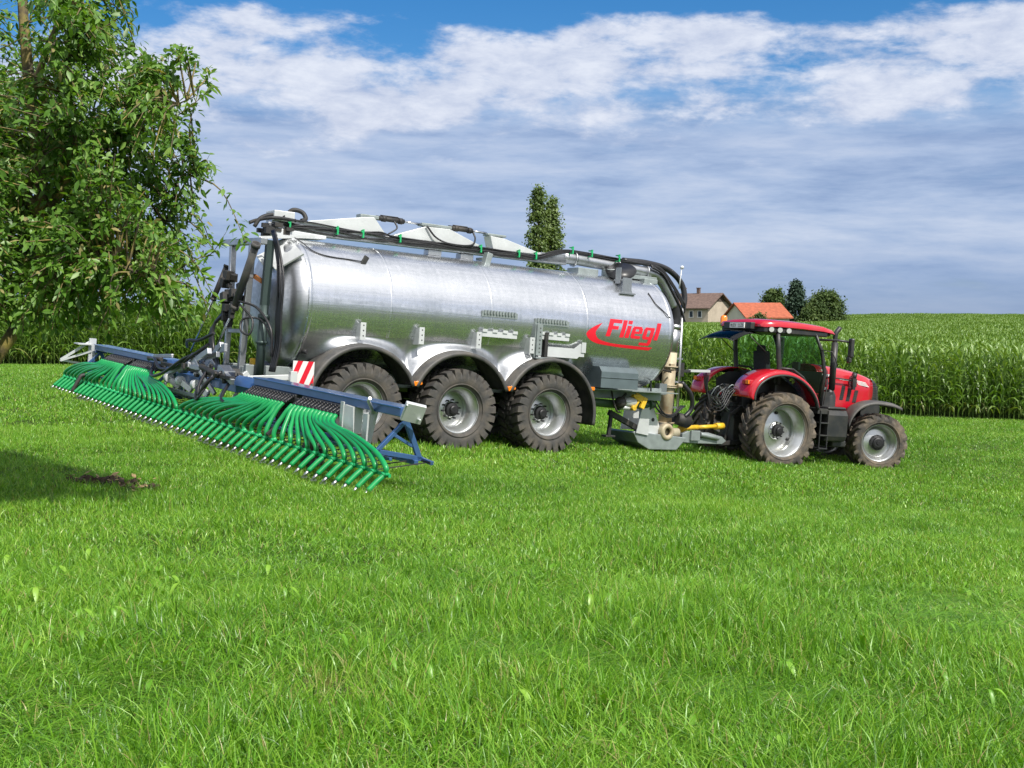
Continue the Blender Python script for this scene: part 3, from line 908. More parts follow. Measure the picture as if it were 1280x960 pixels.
def clump_tree(name, x, y, H, outline, material, trunk_r, nclump, per, leaf, label, group=None, seedv=1, spread=.5, depth=1.0, base=.06):
    """outline(t) -> radius at relative height t; leaf clumps scattered through the volume with gaps"""
    g = h1(x, y); root = empty(name, (x, y, g)); r = np.random.default_rng(seedv)
    tag(root, label, 'tree' if 'bush' not in name else 'bush', group)
    t = MB()
    t.tube([(0, 0, -.3), (0, 0, H * .3), (.1, 0, H * .6), (0, 0, H * .88)], [trunk_r, trunk_r * .8, trunk_r * .5, trunk_r * .15], 8)
    P, D, Lf, T = [], [], [], []
    for i in range(nclump):
        tt = base + (1 - base) * r.uniform(0, 1) ** .9
        R0 = outline(tt) * r.uniform(.82, 1.08); a = r.uniform(0, 6.28); q = r.uniform(.25, 1) ** .5
        c = np.array([R0 * q * math.cos(a), R0 * q * math.sin(a) * depth, tt * H])
        if i % 5 == 0: t.tube([(0, 0, max(.2, c[2] - abs(R0) * .9)), tuple(c)], [trunk_r * .22, .02], 4, cap=False)
        cr = spread * r.uniform(.5, 1.3); tone = np.clip(r.normal(.5, .15), 0, 1)
        n = int(per * r.uniform(.6, 1.3))
        pp = c + r.normal(0, 1, (n, 3)) * cr * np.array([.5, .5, .42])
        dd = r.normal(0, 1, (n, 3)) + (c * np.array([1, 1, 0])) / (R0 + .01) * .6; dd /= np.linalg.norm(dd, axis=1)[:, None]
        P.append(pp); D.append(dd); Lf.append(leaf * r.uniform(.6, 1.3, n)); T.append(np.clip(tone + r.normal(0, .1, n), 0, 1))
    P, D, Lf, T = np.concatenate(P), np.concatenate(D), np.concatenate(Lf), np.concatenate(T)
    V, F, C = oriented_leaves(P, D, Lf, Lf * .7, T, r)
    t.build('trunk', M_bark, root)
    me = np_mesh('crown', V, F, material, C); o = bpy.data.objects.new('crown', me); COL.objects.link(o); o.parent = root


def poplar(x, y, H, w, sd, label):
    clump_tree('poplar_tree', x, y, H, lambda t: w * (math.sin(math.pi * min(1, (t * .86 + .12))) ** .55) * (1 if t < .8 else max(.12, (1.02 - t) / .22)), M_poplar, .28, 330, 34, .27, label,
               'two poplars behind the tanker', sd, .62, 1, .08)


poplar(2.6, 120, 15.9, .98, 21, 'taller left one of the two slim poplars rising behind the tanker')
poplar(4.0, 121.5, 14.8, 1.10, 22, 'slightly lower right one of the two slim poplars rising behind the tanker')
dome = lambda w, k=.5: (lambda t: w * max(.1, math.sin(math.pi * min(1, max(0, t * .9 + .12)))) ** k)
clump_tree('spruce_tree', 52.6, 223, 9.6, lambda t: 2.9 * (1.04 - t) ** .8, M_spruce, .3, 300, 40, .45, 'tall pointed blue green conifer in the group of trees beside the red roofed farm building', 'trees around the farm', 31, .7)
clump_tree('deciduous_tree', 53.8, 247, 8.2, dome(3.0), M_farleaf, .3, 210, 42, .42, 'dark round tree left of the pointed conifer by the red roofed building', 'trees around the farm', 32, 1.0)
clump_tree('deciduous_tree', 57.8, 222, 7.4, dome(4.0), M_farleaf, .3, 330, 44, .42, 'broad round tree right of the pointed conifer, at the end of the tree group', 'trees around the farm', 33, 1.0)
clump_tree('deciduous_tree', 54.8, 219, 5.4, dome(2.6), M_farleaf, .25, 150, 40, .38, 'low light green tree in front of the pointed conifer', 'trees around the farm', 35, .9)
clump_tree('garden_bush', 42.4, 207, 3.7, dome(1.9), M_farleaf, .1, 90, 40, .3, 'low dark bush in front of the white wall of the red roofed building', None, 34, .7)

# ---------------------------------------------------------------- farm buildings
M_wall1 = mat('beige_render', (0.50, 0.43, 0.34), 0.85, 0, 0.10, .6, 0.1, 5, dirt=(0.25, 0.2, 0.15), dirt_amt=0.4, dirt_scale=.5)
M_wall2 = mat('white_render', (0.62, 0.58, 0.46), 0.85, 0, 0.06, .6, 0.1, 5)
M_roof1 = mat('brown_tiles', (0.15, 0.10, 0.08), 0.8, 0, 0.3, 2, 0.4, 5)
M_roof2 = mat('red_tiles', (0.36, 0.095, 0.045), 0.75, 0, 0.2, 2, 0.4, 5)
M_pane = mat('window_glass', (0.03, 0.04, 0.05), 0.1, 0, 0, 1)
M_wood = mat('dark_boards', (0.09, 0.07, 0.055), 0.8, 0, 0.25, 2)


def house(name, org, yaw, L_, W, eave, ridge, wall, roof, label, over=.6, chims=(), windows=(), gable_mat=None, boards=0.0):
    """local: x along the ridge, y across, gable ends at x=0 and x=L"""
    root = empty(name, (org[0], org[1], h1(*org) - .1), (0, 0, yaw)); tag(root, label, 'house')
    w = MB(); hw = W / 2
    sec = [(-hw, 0), (hw, 0), (hw, eave), (0, ridge - .25), (-hw, eave)]
    w.prism(sec, 0, L_, 'yz')
    w.build('wall', wall, root)
    if boards:
        g = MB(); t = boards; zb = eave + (ridge - .25 - eave) * (t); yb = hw * (1 - t)
        g.prism([(-yb, zb), (yb, zb), (0, ridge - .3)], L_ + .003, L_ + .06, 'yz'); g.build('gable_boards', gable_mat, root)
    rf = MB()
    for s in (-1, 1):
        slope = (ridge - eave) / hw; y1 = hw + over; z1 = ridge - slope * y1
        rf.add([(-over, 0, ridge), (L_ + over, 0, ridge), (L_ + over, s * y1, z1), (-over, s * y1, z1),
                (-over, 0, ridge - .22), (L_ + over, 0, ridge - .22), (L_ + over, s * y1, z1 - .22), (-over, s * y1, z1 - .22)],
               [(0, 1, 2, 3), (7, 6, 5, 4), (0, 3, 7, 4), (1, 5, 6, 2), (2, 6, 7, 3)])
    ro = rf.build('roof', roof, root)
    for cx in chims:
        c = MB(); c.bb((cx - .3, -.3, ridge - .5), (cx + .3, .3, ridge + 1.0)); c.bb((cx - .38, -.38, ridge + 1.0), (cx + .38, .38, ridge + 1.15)); c.build('chimney', M_roof1, ro)
    for (side, a, z, ww, hh) in windows:
        f = MB(); p = MB()
        if side in (-1, 1):
            y = side * hw
            for dx in (-1, 1): f.bb((a + dx * ww / 2 - .06, y + side * .002, z), (a + dx * ww / 2 + .06, y + side * .1, z + hh))
            f.bb((a - ww / 2 - .12, y + side * .002, z - .12), (a + ww / 2 + .12, y + side * .16, z)); f.bb((a - ww / 2 - .06, y + side * .002, z + hh), (a + ww / 2 + .06, y + side * .1, z + hh + .1))
            p.bb((a - ww / 2, y + side * .004, z), (a + ww / 2, y + side * .04, z + hh))
        else:
            x = L_
            for dx in (-1, 1): f.bb((x + .002, a + dx * ww / 2 - .06, z), (x + .1, a + dx * ww / 2 + .06, z + hh))
            f.bb((x + .002, a - ww / 2 - .12, z - .12), (x + .16, a + ww / 2 + .12, z)); f.bb((x + .002, a - ww / 2 - .06, z + hh), (x + .1, a + ww / 2 + .06, z + hh + .1))
            p.bb((x + .004, a - ww / 2, z), (x + .04, a + ww / 2, z + hh))
        fo = f.build('window', M_white, root); p.build('pane', M_pane, fo)
    return root


# gable of the big house faces right and towards us
house('farmhouse', (33.2, 257.0), math.atan2(-.63, .78), 12.5, 9.2, 5.7, 8.3, M_wall1, M_roof1,
      'beige two storey farmhouse with a brown tiled gable roof and two chimneys', .9, (4.2, 7.6),
      [(-1, 3.0, 3.3, .9, 1.2), (-1, 6.0, 3.3, .9, 1.2), (-1, 8.6, 3.3, .9, 1.2), (-1, 10.6, 3.3, .9, 1.2)], M_wood, .35)
house('farm_outbuilding', (40.3, 216.5), math.radians(18), 8.6, 8.0, 3.75, 6.1, M_wall2, M_roof2,
      'low white walled farm building with a bright orange red tiled roof', .5, (), [(-1, 6.5, 1.9, .8, .9), (-1, 2.6, 1.9, .8, .9)])

# ---------------------------------------------------------------- wheels


def tyre_mesh(D, W, rimR, nl, lug_h, lug_w, sweep, block=False):
    """pneumatic farm tyre, axis y, outer side at -y; nl lugs per side"""
    Rr_ = D / 2; m = MB(); w = W / 2
    c = Rr_ - lug_h
    prof = [(-w * .72, rimR), (-w * .90, rimR + .03), (-w * 1.0, rimR + (c - rimR) * .45), (-w * .99, rimR + (c - rimR) * .7), (-w * .90, c - .035), (-w * .78, c - .008), (-w * .4, c), (0, c + .003)]
    prof = prof + [(-a, b) for a, b in prof[:-1][::-1]]
    m.lathe(prof, n=72)
    # bead rings on the sidewall
    m.lathe([(-w * .985, rimR + .055), (-w * 1.02, rimR + .065), (-w * .99, rimR + .08)], n=72)
    for s in (-1, 1):
        for i in range(nl):
            a0 = 2 * math.pi * (i + (.5 if s > 0 else 0)) / nl
            secs = []
            # stations from centre line to shoulder and down the sidewall
            st = [(.02 * w, c, Rr_, 0), (.35 * w, c, Rr_, .33), (.72 * w, c - .01, Rr_ - .004, .72), (.97 * w, c - .05, Rr_ - .018, 1.0), (1.0 * w, c - .13, Rr_ - .085, 1.10)]
            if block: st = [(.30 * w, c, Rr_, .0), (.55 * w, c, Rr_, .4), (.80 * w, c - .01, Rr_ - .004, .8), (.985 * w, c - .05, Rr_ - .012, 1.0), (1.005 * w, c - .12, Rr_ - .075, 1.05)]
            for (y, ri, ro, q) in st:
                a = a0 + sweep * q; hw_ = lug_w / 2 / Rr_ * (1.0 + .25 * q)
                for (aa, rr) in ((a - hw_ * 1.15, ri - .02), (a - hw_, ro), (a + hw_, ro), (a + hw_ * 1.15, ri - .02)):
                    secs.append((rr * math.sin(aa), s * y, rr * math.cos(aa)))
            fs = []
            for k in range(len(st) - 1):
                for j in range(3): fs.append((k * 4 + j, k * 4 + j + 1, k * 4 + 5 + j, k * 4 + 4 + j))
            fs += [(0, 1, 2, 3), tuple(4 * (len(st) - 1) + j for j in (3, 2, 1, 0))]
            m.add(secs, fs)
            if block:
                y0, y1 = -.02 * w, .26 * w; aa = a0 + .35 * math.pi * 2 / nl; hw_ = lug_w / 2 / Rr_ * .8
                vs = [(rr * math.sin(a), s * yy, rr * math.cos(a)) for yy in (y0, y1) for a, rr in ((aa - hw_, c - .02), (aa - hw_, Rr_), (aa + hw_, Rr_), (aa + hw_, c - .02))]
                m.add(vs, [(0, 1, 5, 4), (1, 2, 6, 5), (2, 3, 7, 6), (0, 1, 2, 3), (7, 6, 5, 4)])
    return m


def wheel(parent, loc, yaw, D, W, rimR, disc, kind, mats, nl, lug_h, lug_w, sweep, block=False, proto={}):
    """wheel (disc and hub) > tyre, rim ; axis y, outer side -y ; disc = recess of the wheel disc from the outer flange"""
    key = kind
    rub, rimm, hubm = mats
    if key not in proto:
        w = W / 2 * .74
        d = MB()   # disc
        d.lathe([(-w + disc, .02), (-w + disc, rimR * .60), (-w + disc + .05, rimR * .80), (-w + disc + .05, rimR * .86)], n=56)
        d.lathe([(-w + disc - .0, rimR * .36), (-w + disc - .035, rimR * .35), (-w + disc - .035, rimR * .02)], n=40)
        if kind == 'tractor_rear':
            for k in range(3):
                a = k * 2.094 + .5; q = rimR * .7
                d.cyl((q * math.cos(a), -w + disc - .012, q * math.sin(a)), (q * math.cos(a), -w + disc + .05, q * math.sin(a)), .035, n=10, mi=1)
        r_ = MB()
        fl = rimR
        r_.lathe([(-w - .012, fl), (-w - .02, fl + .02), (-w + .0, fl + .026), (-w + .01, fl - .0), (-w + .012, fl - .012), (-w + .05, fl - .02), (-w + .06, fl - .045), (-w + disc * .7, fl - .055), (-w + disc * .75, fl - .085), (w * .4, fl - .10), (w - .02, fl - .02), (w, fl + .02)], n=72)
        h = MB()
        hr = rimR * (.32 if kind == 'trailer' else .25)
        b0 = -w + disc
        if kind == 'tractor_front':
            h.lathe([(b0 - .036, rimR * .44), (b0 - .06, rimR * .42), (b0 - .075, rimR * .30), (b0 - .11, rimR * .28), (b0 - .12, rimR * .22), (b0 - .12, rimR * .12), (b0 - .135, rimR * .10), (b0 - .135, .001)], n=24, smooth=False)
        else:
            h.lathe([(b0 - .036, hr * 1.05), (b0 - .06, hr), (b0 - .10, hr * .95), (b0 - .11, hr * .6), (b0 - .15, hr * .55), (b0 - .16, hr * .4), (b0 - .16, .001)], n=24, smooth=False)
        nb = 10
        for k in range(nb):
            a = 2 * math.pi * k / nb; q = hr * (1.28 if kind != 'tractor_front' else 1.6) if kind != 'trailer' else hr * 1.35
            h.cyl((q * math.cos(a), b0 - .07, q * math.sin(a)), (q * math.cos(a), b0 - .0, q * math.sin(a)), .016, n=6)
        t = tyre_mesh(D, W, rimR, nl, lug_h, lug_w, sweep, block)
        ob = d.build('wheel', [rimm, hubm], parent)
        subs = [t.build('tyre', rub, ob), r_.build('rim', rimm, ob), h.build('hub', hubm, ob)]
        proto[key] = (ob, subs)
        first = True
        o = ob
    else:
        ob, subs = proto[key]
        o = ob.copy(); COL.objects.link(o); o.parent = parent
        for s in subs:
            c = s.copy(); COL.objects.link(c); c.parent = o; c.location = s.location
    o.location = loc; o.rotation_euler = (0, random.uniform(0, 6.28), yaw)
    o.rotation_mode = 'XYZ'
    # spin first, then yaw
    o.rotation_euler = (Matrix.Rotation(yaw, 3, 'Z') @ Matrix.Rotation(random.uniform(0, 6.28), 3, 'Y')).to_euler()
    return o


# ---------------------------------------------------------------- slurry tanker
def build_tanker():
    T = empty('slurry_tanker', (-1.69, 22.54, 1.6 - 2.44), (0, .078, R(32.7)))
    tag(T, 'long galvanised silver slurry tanker trailer on three axles, red lettering on its side', 'slurry tanker')
    RT, ZC = 1.13, 2.45
    x0, x1 = -2.92, 4.93

    def cylp(x, deg, off=0.0):
        a = R(deg); return Vector((x, -(RT + off) * math.cos(a), ZC + (RT + off) * math.sin(a)))
    # shell
    m = MB()
    xs = np.linspace(x0, x1, 60)
    prof = [(x, RT + .0015 * math.sin(x * 2.3) + .001 * math.sin(x * 5.1)) for x in xs]
    m.lathe(prof, (0, 0, ZC), 'x', 128)
    tank = m.build('tank', M_galv, T)
    # domes
    for nm, xa, s, dp in (('rear_dome', x0, -1, .46), ('front_dome', x1, 1, .33)):
        m = MB(); pr = []
        for i in range(15):
            t = i / 14; a = t * math.pi / 2
            pr.append((xa + s * dp * math.sin(a), RT * (math.cos(a) ** .62 if t < 1 else 0.001) + (0.0001)))
        m.lathe(pr, (0, 0, ZC), 'x', 96)
        m.build(nm, galv(nm + '_metal', .55, .38), tank)
    # weld seams
    for x, wd, hh in ((-2.92, .05, .012), (-1.40, .03, .004), (.66, .02, .003), (2.84, .03, .004), (4.93, .04, .008)):
        m = MB(); m.lathe([(x - wd, RT - .01), (x - wd * .6, RT + hh), (x + wd * .6, RT + hh), (x + wd, RT - .01)], (0, 0, ZC), 'x', 128)
        m.build('weld_seam', M_galv, tank)
    # stiffener plates on the rear dome
    m = MB()
    for (ya, yb) in ((-.35, -.95), (-.05, -.45)):
        m.add([(-3.02, ya, 3.50), (-3.02, yb, 3.25), (-3.42, yb * .8, 2.95), (-3.50, ya * .8, 3.2)], [(0, 1, 2, 3)])
    m.build('stiffener_plate', M_galvw, T, solid=.03)
    # lettering: heavy slanted strokes wrapped on the shell
    U = .392; HH = .345; X0_, Z0_ = 3.285, 2.312

    def strokes():
        B = []
        B += [(0, 0, .27, 1), (.27, .79, .78, 1), (.27, .42, .64, .62)]                       # F
        B += [(.86, 0, 1.11, 1)]                                                            # l
        B += [(1.19, 0, 1.44, .70), (1.19, .80, 1.44, 1)]                                   # i
        o = 1.54
        B += [(o, .08, o + .22, .62), (o + .06, .54, o + .58, .70), (o + .44, .30, o + .66, .62), (o + .22, .28, o + .5, .41), (o + .06, 0, o + .62, .16)]  # e
        o = 2.30
        B += [(o, .08, o + .22, .62), (o + .06, .54, o + .62, .70), (o + .44, -.28, o + .66, .70), (o + .06, 0, o + .46, .16), (o - .05, -.36, o + .60, -.20)]  # g
        B += [(3.06, 0, 3.31, 1)]                                                           # l
        return B
    m = MB()
    ci = 0
    for (a, b, c, d) in strokes():
        ci += 1
        nx_ = max(2, int((c - a) / .08)); nz_ = max(2, int((d - b) / .12))
        P = []
        ch = .045
        for j in range(nz_ + 1):
            v = b + (d - b) * j / nz_; row = []
            for i in range(nx_ + 1):
                u = a + (c - a) * i / nx_
                x = X0_ + (u + .26 * v) * U; z = Z0_ + v * HH
                deg = math.degrees(math.asin((z - ZC) / RT))
                row.append(cylp(x, deg, .0042 + .0002 * (ci % 7)))
            P.append(row)
        m.grid(P)
    sw_o = [(3.19, 2.565), (2.98, 2.47), (2.84, 2.37), (2.83, 2.30), (2.93, 2.215), (3.08, 2.165), (3.22, 2.145), (3.59, 2.12), (4.06, 2.105), (4.42, 2.10)]
    sw_i = [(3.20, 2.575), (3.12, 2.49), (3.05, 2.40), (3.045, 2.34), (3.09, 2.275), (3.18, 2.23), (3.40, 2.19), (3.62, 2.175), (4.04, 2.165), (4.50, 2.16)]
    P = []
    A = spline([(a, 0, b) for a, b in sw_o], 5); Bn = spline([(a, 0, b) for a, b in sw_i], 5)
    for k in range(len(A)):
        row = []
        for j in range(5):
            q = A[k].lerp(Bn[k], j / 4); row.append(cylp(q.x, math.degrees(math.asin((q.z - ZC) / RT)), .004))
        P.append(row)
    m.grid(P)
    m.build('lettering', M_logo, tank)

    M_skirt = galv('skirt_metal', .56, .40)
    # ---- wheel arches and skirts
    WX = (-1.93, 0.0, 1.95)
    RA = 1.045
    for i, wx in enumerate(WX):
        for s in (-1, 1):
            a0 = -78 if i == 0 else -67.5; a1 = 100 if i == 2 else 67.5
            m = MB(); P = []
            n = 40
            prof = [(1.375, RA - .07), (1.38, RA - .02), (1.36, RA + .004), (1.20, RA + .008), (1.17, RA + .025), (1.02, RA + .025), (.99, RA + .008), (.80, RA + .008), (.66, RA)]
            for k in range(n + 1):
                a = R(a0 + (a1 - a0) * k / n)
                P.append([(wx + r * math.sin(a), s * y, .75 + r * math.cos(a)) for y, r in prof])
            m.grid(P, smooth=True)
            m.build('mudguard', M_guard, T, solid=.012)
            if i > 0 or True:
                a = R(a0); m = MB()
                m.box((wx + RA * math.sin(a) + .05 + (0 if i else -.0), s * 1.33, .75 + RA * math.cos(a) + .05), (.16, .10, .08), Matrix.Rotation(-.25, 3, 'Y'))
                if i > 0: m.build('side_light', M_amber, T, bevel=.01)
    m = MB(); m.box((3.02, -1.16, 1.27), (.10, .05, .07)); m.build('side_light', M_amber, T, bevel=.01)

    def archz(x, r=RA + .02):
        z = 1.12
        for wx in WX:
            d = abs(x - wx)
            if d < r: z = max(z, .75 + math.sqrt(r * r - d * d))
        return z
    for s in (-1, 1):
        m = MB(); P = []
        for x in np.linspace(-2.9, 2.98, 150):
            zb = archz(x); row = []
            zt = 1.96; yt = math.sqrt(RT ** 2 - (zt - ZC) ** 2) + .004
            for j in range(13):
                t = j / 12; z = zb + (zt - zb) * t
                e = min(1, max(0, (x + 2.92) / .75)) * min(1, max(0, (2.98 - x) / .6)); e = e * e * (3 - 2 * e)
                ytk = math.sqrt(max(.0, RT ** 2 - (z - ZC) ** 2)) + .003
                yl = 1.13
                sm = t * t * (3 - 2 * t); y = ytk + e * (yl - ytk) * (1 - sm)
                row.append((x, s * y, z))
            P.append(row)
        m.grid(P); m.build('side_skirt', M_skirt, T)

    # wheels
    mats = (M_rub, M_rim, M_hub)
    for wx in WX: wheel(T, (wx, -1.0, .75), 0, 1.50, .70, .405, .31, 'trailer', mats, 26, .045, .095, .10, True)
    for wx in WX: wheel(T, (wx, 1.0, .75), math.pi, 1.50, .70, .405, .31, 'trailer', mats, 26, .045, .095, .10, True)

    # chassis
    m = MB()
    for y in (-.46, .46):
        m.bb((-3.75, y - .06, 1.08), (5.3, y + .06, 1.34))
    for x in (-3.7, -2.9, -1.0, 1.0, 3.0, 4.8, 5.25): m.bb((x - .06, -.4, 1.10), (x + .06, .4, 1.30))
    m.bb((-3.0, -1.30, 1.02), (-2.88, 1.30, 1.14))
    m.build('chassis', M_zinc, T, bevel=.008)
    for wx in WX:
        m = MB(); m.bar((wx, -.95, .75), (wx, .95, .75), .15, .15); 
        for y in (-.55, .55):
            m.bb((wx - .55, y - .06, .86), (wx + .55, y + .06, .93)); m.bb((wx - .4, y - .055, .93), (wx + .4, y + .055, .98)); m.cyl((wx, y, .98), (wx, y, 1.12), .09, n=12)
        m.build('axle', M_dark, T, bevel=.006)
    # rear underrun and steps
    m = MB()
    m.bar((-3.95, -1.15, 1.12), (-2.95, -1.18, 1.20), .07, .09); m.bar((-3.95, -1.15, 1.02), (-2.95, -1.18, 1.06), .06, .05)
    m.bar((-3.92, -1.18, 1.0), (-3.92, 1.18, 1.0), .10, .12); m.bar((-3.2, -1.25, .88), (-3.2, -1.25, 1.28), .09, .12)
    m.bar((-3.7, -.5, 1.2), (-3.92, -.5, 1.02), .08, .1); m.bar((-3.7, .5, 1.2), (-3.92, .5, 1.02), .08, .1)
    m.build('rear_frame', M_galvw, T, bevel=.006)
    # red and white warning board
    wr = Matrix.Rotation(R(-38), 3, 'Z')
    m = MB(); c0 = Vector((-3.03, -1.27, 1.24))
    n = 6
    hh, wd = .44, .36
    for k in range(-3, 7):
        # diagonal stripes clipped to the board
        xa = -wd / 2 + k * .09; poly = []
        for (u, v) in ((xa, -hh / 2), (xa + .09, -hh / 2), (xa + .09 + .17, hh / 2), (xa + .17, hh / 2)): poly.append((u, v))

        def clip(poly, lim, sgn):
            out = []
            for i in range(len(poly)):
                a, b = poly[i], poly[(i + 1) % len(poly)]; ia, ib = sgn * a[0] <= lim, sgn * b[0] <= lim
                if ia: out.append(a)
                if ia != ib:
                    t = (sgn * lim - a[0]) / (b[0] - a[0]); out.append((sgn * lim, a[1] + (b[1] - a[1]) * t))
            return out
        poly = clip(clip(poly, wd / 2, 1), wd / 2, -1) if poly else []
        if len(poly) >= 3:
            f = [c0 + wr @ Vector((u, -.008, v)) for u, v in poly]
            m.add(f, [tuple(range(len(f)))], mi=k % 2)
    m.box(c0, (wd, .012, hh), wr, mi=0)
    m.build('warning_board', [M_white, M_logo], T)
    m = MB(); m.bar(c0 + Vector((0, .02, -.1)), (-2.95, -.95, 1.15), .03, .03); m.build('board_bracket', M_zinc, T)

    # ---- brackets on the shell
    for (x, d) in ((-1.96, -21), (-.82, -21), (.36, -21), (1.53, -22)):
        m = MB(); p = cylp(x, d)
        m.bb((x - .05, p.y - .16, p.z - .16), (x + .05, p.y - .15, p.z + .14)); m.bb((x - .053, p.y - .148, p.z - .17), (x - .04, p.y + .14, p.z + .13))
        for dz in (-.09, 0, .09): m.cyl((x + .005, p.y - .1615, p.z + dz), (x + .005, p.y - .158, p.z + dz), .014, n=8, mi=1)
        m.build('side_bracket', [M_galvw, M_dark], T)
    for (xa, xb, d) in ((.43, 1.2, 4), (1.60, 2.38, 1)):
        m = MB(); p = cylp(xa, d)
        m.bb((xa, p.y - .03, p.z - .05), (xb, p.y + .01, p.z + .05))
        k = xa + .03
        while k < xb - .04: m.bb((k, p.y - .06, p.z + .0), (k + .035, p.y - .031, p.z + .07)); k += .065
        m.build('hose_rail', M_zinc, T)
    for (xa, xb, d) in ((.44, 1.2, -14), (1.72, 2.38, -12)):
        m = MB(); p = cylp(xa, d)
        m.bb((xa, p.y - .08, p.z - .065), (xb, p.y - .07, p.z + .04)); m.bb((xa, p.y - .069, p.z - .07), (xb, p.y + .03, p.z - .05))
        for k in range(4):
            q = xa + (xb - xa - .1) * k / 3; m.bb((q, p.y - .10, p.z + .02), (q + .10, p.y - .082, p.z + .075))
        m.build('hose_rail', M_galvw, T)
    m = MB(); p = cylp(1.68, -18)
    m.bb((1.62, p.y - .14, 1.84), (1.74, p.y - .10, 2.42)); m.bb((1.60, p.y - .098, 1.80), (1.62, p.y + .05, 2.42)); m.bb((1.80, p.y - .16, 1.82), (1.87, p.y - .06, 2.28), mi=1)
    m.bb((1.60, p.y - .18, 1.78), (1.95, p.y - .06, 1.81))
    for k in range(7): m.cyl((1.69, p.y - .144, 1.90 + k * .075), (1.69, p.y - .138, 1.90 + k * .075), .014, n=8, mi=1)
    m.build('holder_post', [M_zinc, M_dark], T)
    m = MB(); p = cylp(2.3, -25)
    m.prism([(1.90, 1.83), (2.62, 1.83), (2.66, 1.87), (2.78, 1.87), (2.78, 2.12), (2.68, 2.12), (2.55, 2.02), (1.90, 2.02)], p.y - .13, p.y - .11, 'xz')
    m.bb((1.90, p.y - .109, 1.83), (2.62, p.y + .06, 1.85)); m.bb((2.70, p.y - .15, 1.95), (2.80, p.y - .132, 2.15))
    m.build('sign_holder', M_galvw, T)

    # ---- toolbox
    m = MB()
    prof = [(-1.17, 1.30), (-1.17, 1.62), (-1.08, 1.72), (-.62, 1.72), (-.62, 1.30)]
    m.prism(prof, 3.22, 4.14, 'yz'); m.bb((3.20, -1.185, 1.50), (4.16, -1.171, 1.512))
    m.build('toolbox', M_box, T, bevel=.02)
    m = MB(); m.bb((3.1, -1.0, 1.255), (5.35, -.3, 1.275)); m.build('under_tray', M_zinc, T)
    # suction line, filter pot and valves below the front
    m = MB(); m.tube(spline([(3.4, -.55, 1.0), (4.2, -.55, .97), (4.75, -.5, .98), (5.2, -.4, 1.0)], 5), .085, 14); m.cyl((4.15, -.55, .97), (4.19, -.55, .97), .12, n=16); m.cyl((5.0, -.46, .99), (5.04, -.45, .99), .12, n=16)
    m.build('suction_pipe', mat('green_pipe', (.05, .10, .05), .45), T)
    m = MB(); m.lathe([(-.12, .001), (-.11, .06), (-.06, .11), (0, .125), (.06, .11), (.11, .06), (.12, .001)], (4.02, -.8, 1.02), 'z', 20); m.cyl((3.9, -.8, .98), (4.15, -.8, 1.2), .03, n=8)
    m.tube(spline([(3.85, -.7, 1.25), (3.8, -.85, 1.05), (3.9, -.85, .85), (4.1, -.7, .82)], 5), .02, 6); m.build('air_vessel', M_dark, T)
    m = MB()
    vr = Matrix.Rotation(.4, 3, 'Y')
    m.box((4.50, -.80, 1.13), (.24, .06, .13), vr); m.box((4.60, -.81, 1.03), (.10, .07, .24), vr); m.box((4.40, -.80, 1.17), (.16, .09, .06)); m.cyl((4.38, -.82, .92), (4.38, -.6, .92), .055, n=10); m.bar((4.38, -.8, .92), (4.5, -.8, 1.1), .05, .05)
    m.build('valve_handle', M_yel, T, bevel=.01)
    m = MB(); m.cyl((4.1, -.70, 1.02), (4.42, -.70, 1.05), .07, .13, 16); m.cyl((4.1, -.70, .92), (4.4, -.70, .92), .05, .05, 12); m.build('valve_body', M_galvw, T)
    # support leg
    m = MB(); m.bar((3.98, -.5, .80), (4.83, -.42, .48), .09, .11); m.bar((4.04, -.5, .80), (4.00, -.5, .34), .06, .07); m.bb((3.88, -.58, .30), (4.12, -.42, .34))
    m.build('support_leg', M_dark, T, bevel=.006)
    # gusset plates
    m = MB()
    m.prism([(4.70, .40), (5.00, .36), (5.00, 1.00), (4.84, 1.0)], -.52, -.50, 'xz'); m.prism([(5.02, .36), (5.48, .40), (5.20, .98), (5.12, .98)], -.40, -.38, 'xz'); m.bb((5.00, -.52, .36), (5.025, -.2, 1.0))
    m.prism([(5.00, .42), (5.9, .42), (5.45, .98), (5.1, .98)], .38, .40, 'xz')
    m.cyl((5.22, -.407, .68), (5.22, -.39, .68), .04, n=10, mi=1)
    m.build('gusset_plate', [M_galvw, M_dark], T)
    # trough under the pump
    m = MB()
    m.prism([(4.66, .40), (4.80, .20), (5.10, .06), (5.85, .06), (6.10, .30), (6.10, .33), (4.68, .43)], -.48, .40, 'xz')
    m.build('drawbar_box', M_zinc, T, bevel=.015)
    m = MB(); m.lathe([(-.06, .075), (-.10, .09), (-.10, .155), (-.06, .18), (.12, .18), (.12, .05)], (5.56, -.42, .44), 'y', 32); m.cyl((5.5, -.30, .42), (6.0, -.30, .42), .10, n=14)
    m.build('pump_housing', M_rust, T)
    m = MB(); m.cyl((6.08, -.12, .72), (6.42, -.12, .66), .13, .15, 20); m.cyl((6.42, -.12, .66), (6.46, -.12, .655), .12, n=20); m.build('pump_motor', M_dark, T)
    m = MB()
    m.prism([(6.15, .22), (6.5, .20), (7.3, .20), (7.42, .27), (7.30, .36), (6.9, .44), (6.3, .46), (6.15, .4)], -.30, -.22, 'xz'); m.bb((6.2, -.28, .20), (7.0, .25, .24)); m.bar((5.3, .25, .4), (7.35, .03, .30), .14, .16)
    m.cyl((6.62, -.33, .40), (7.15, -.33, .33), .055, n=14); m.cyl((6.66, -.34, .39), (6.66, -.2, .39), .075, n=14, mi=1); m.bb((6.35, -.36, .26), (6.6, -.30, .48))
    m.build('drawbar', [M_zinc, M_dark], T, bevel=.01)
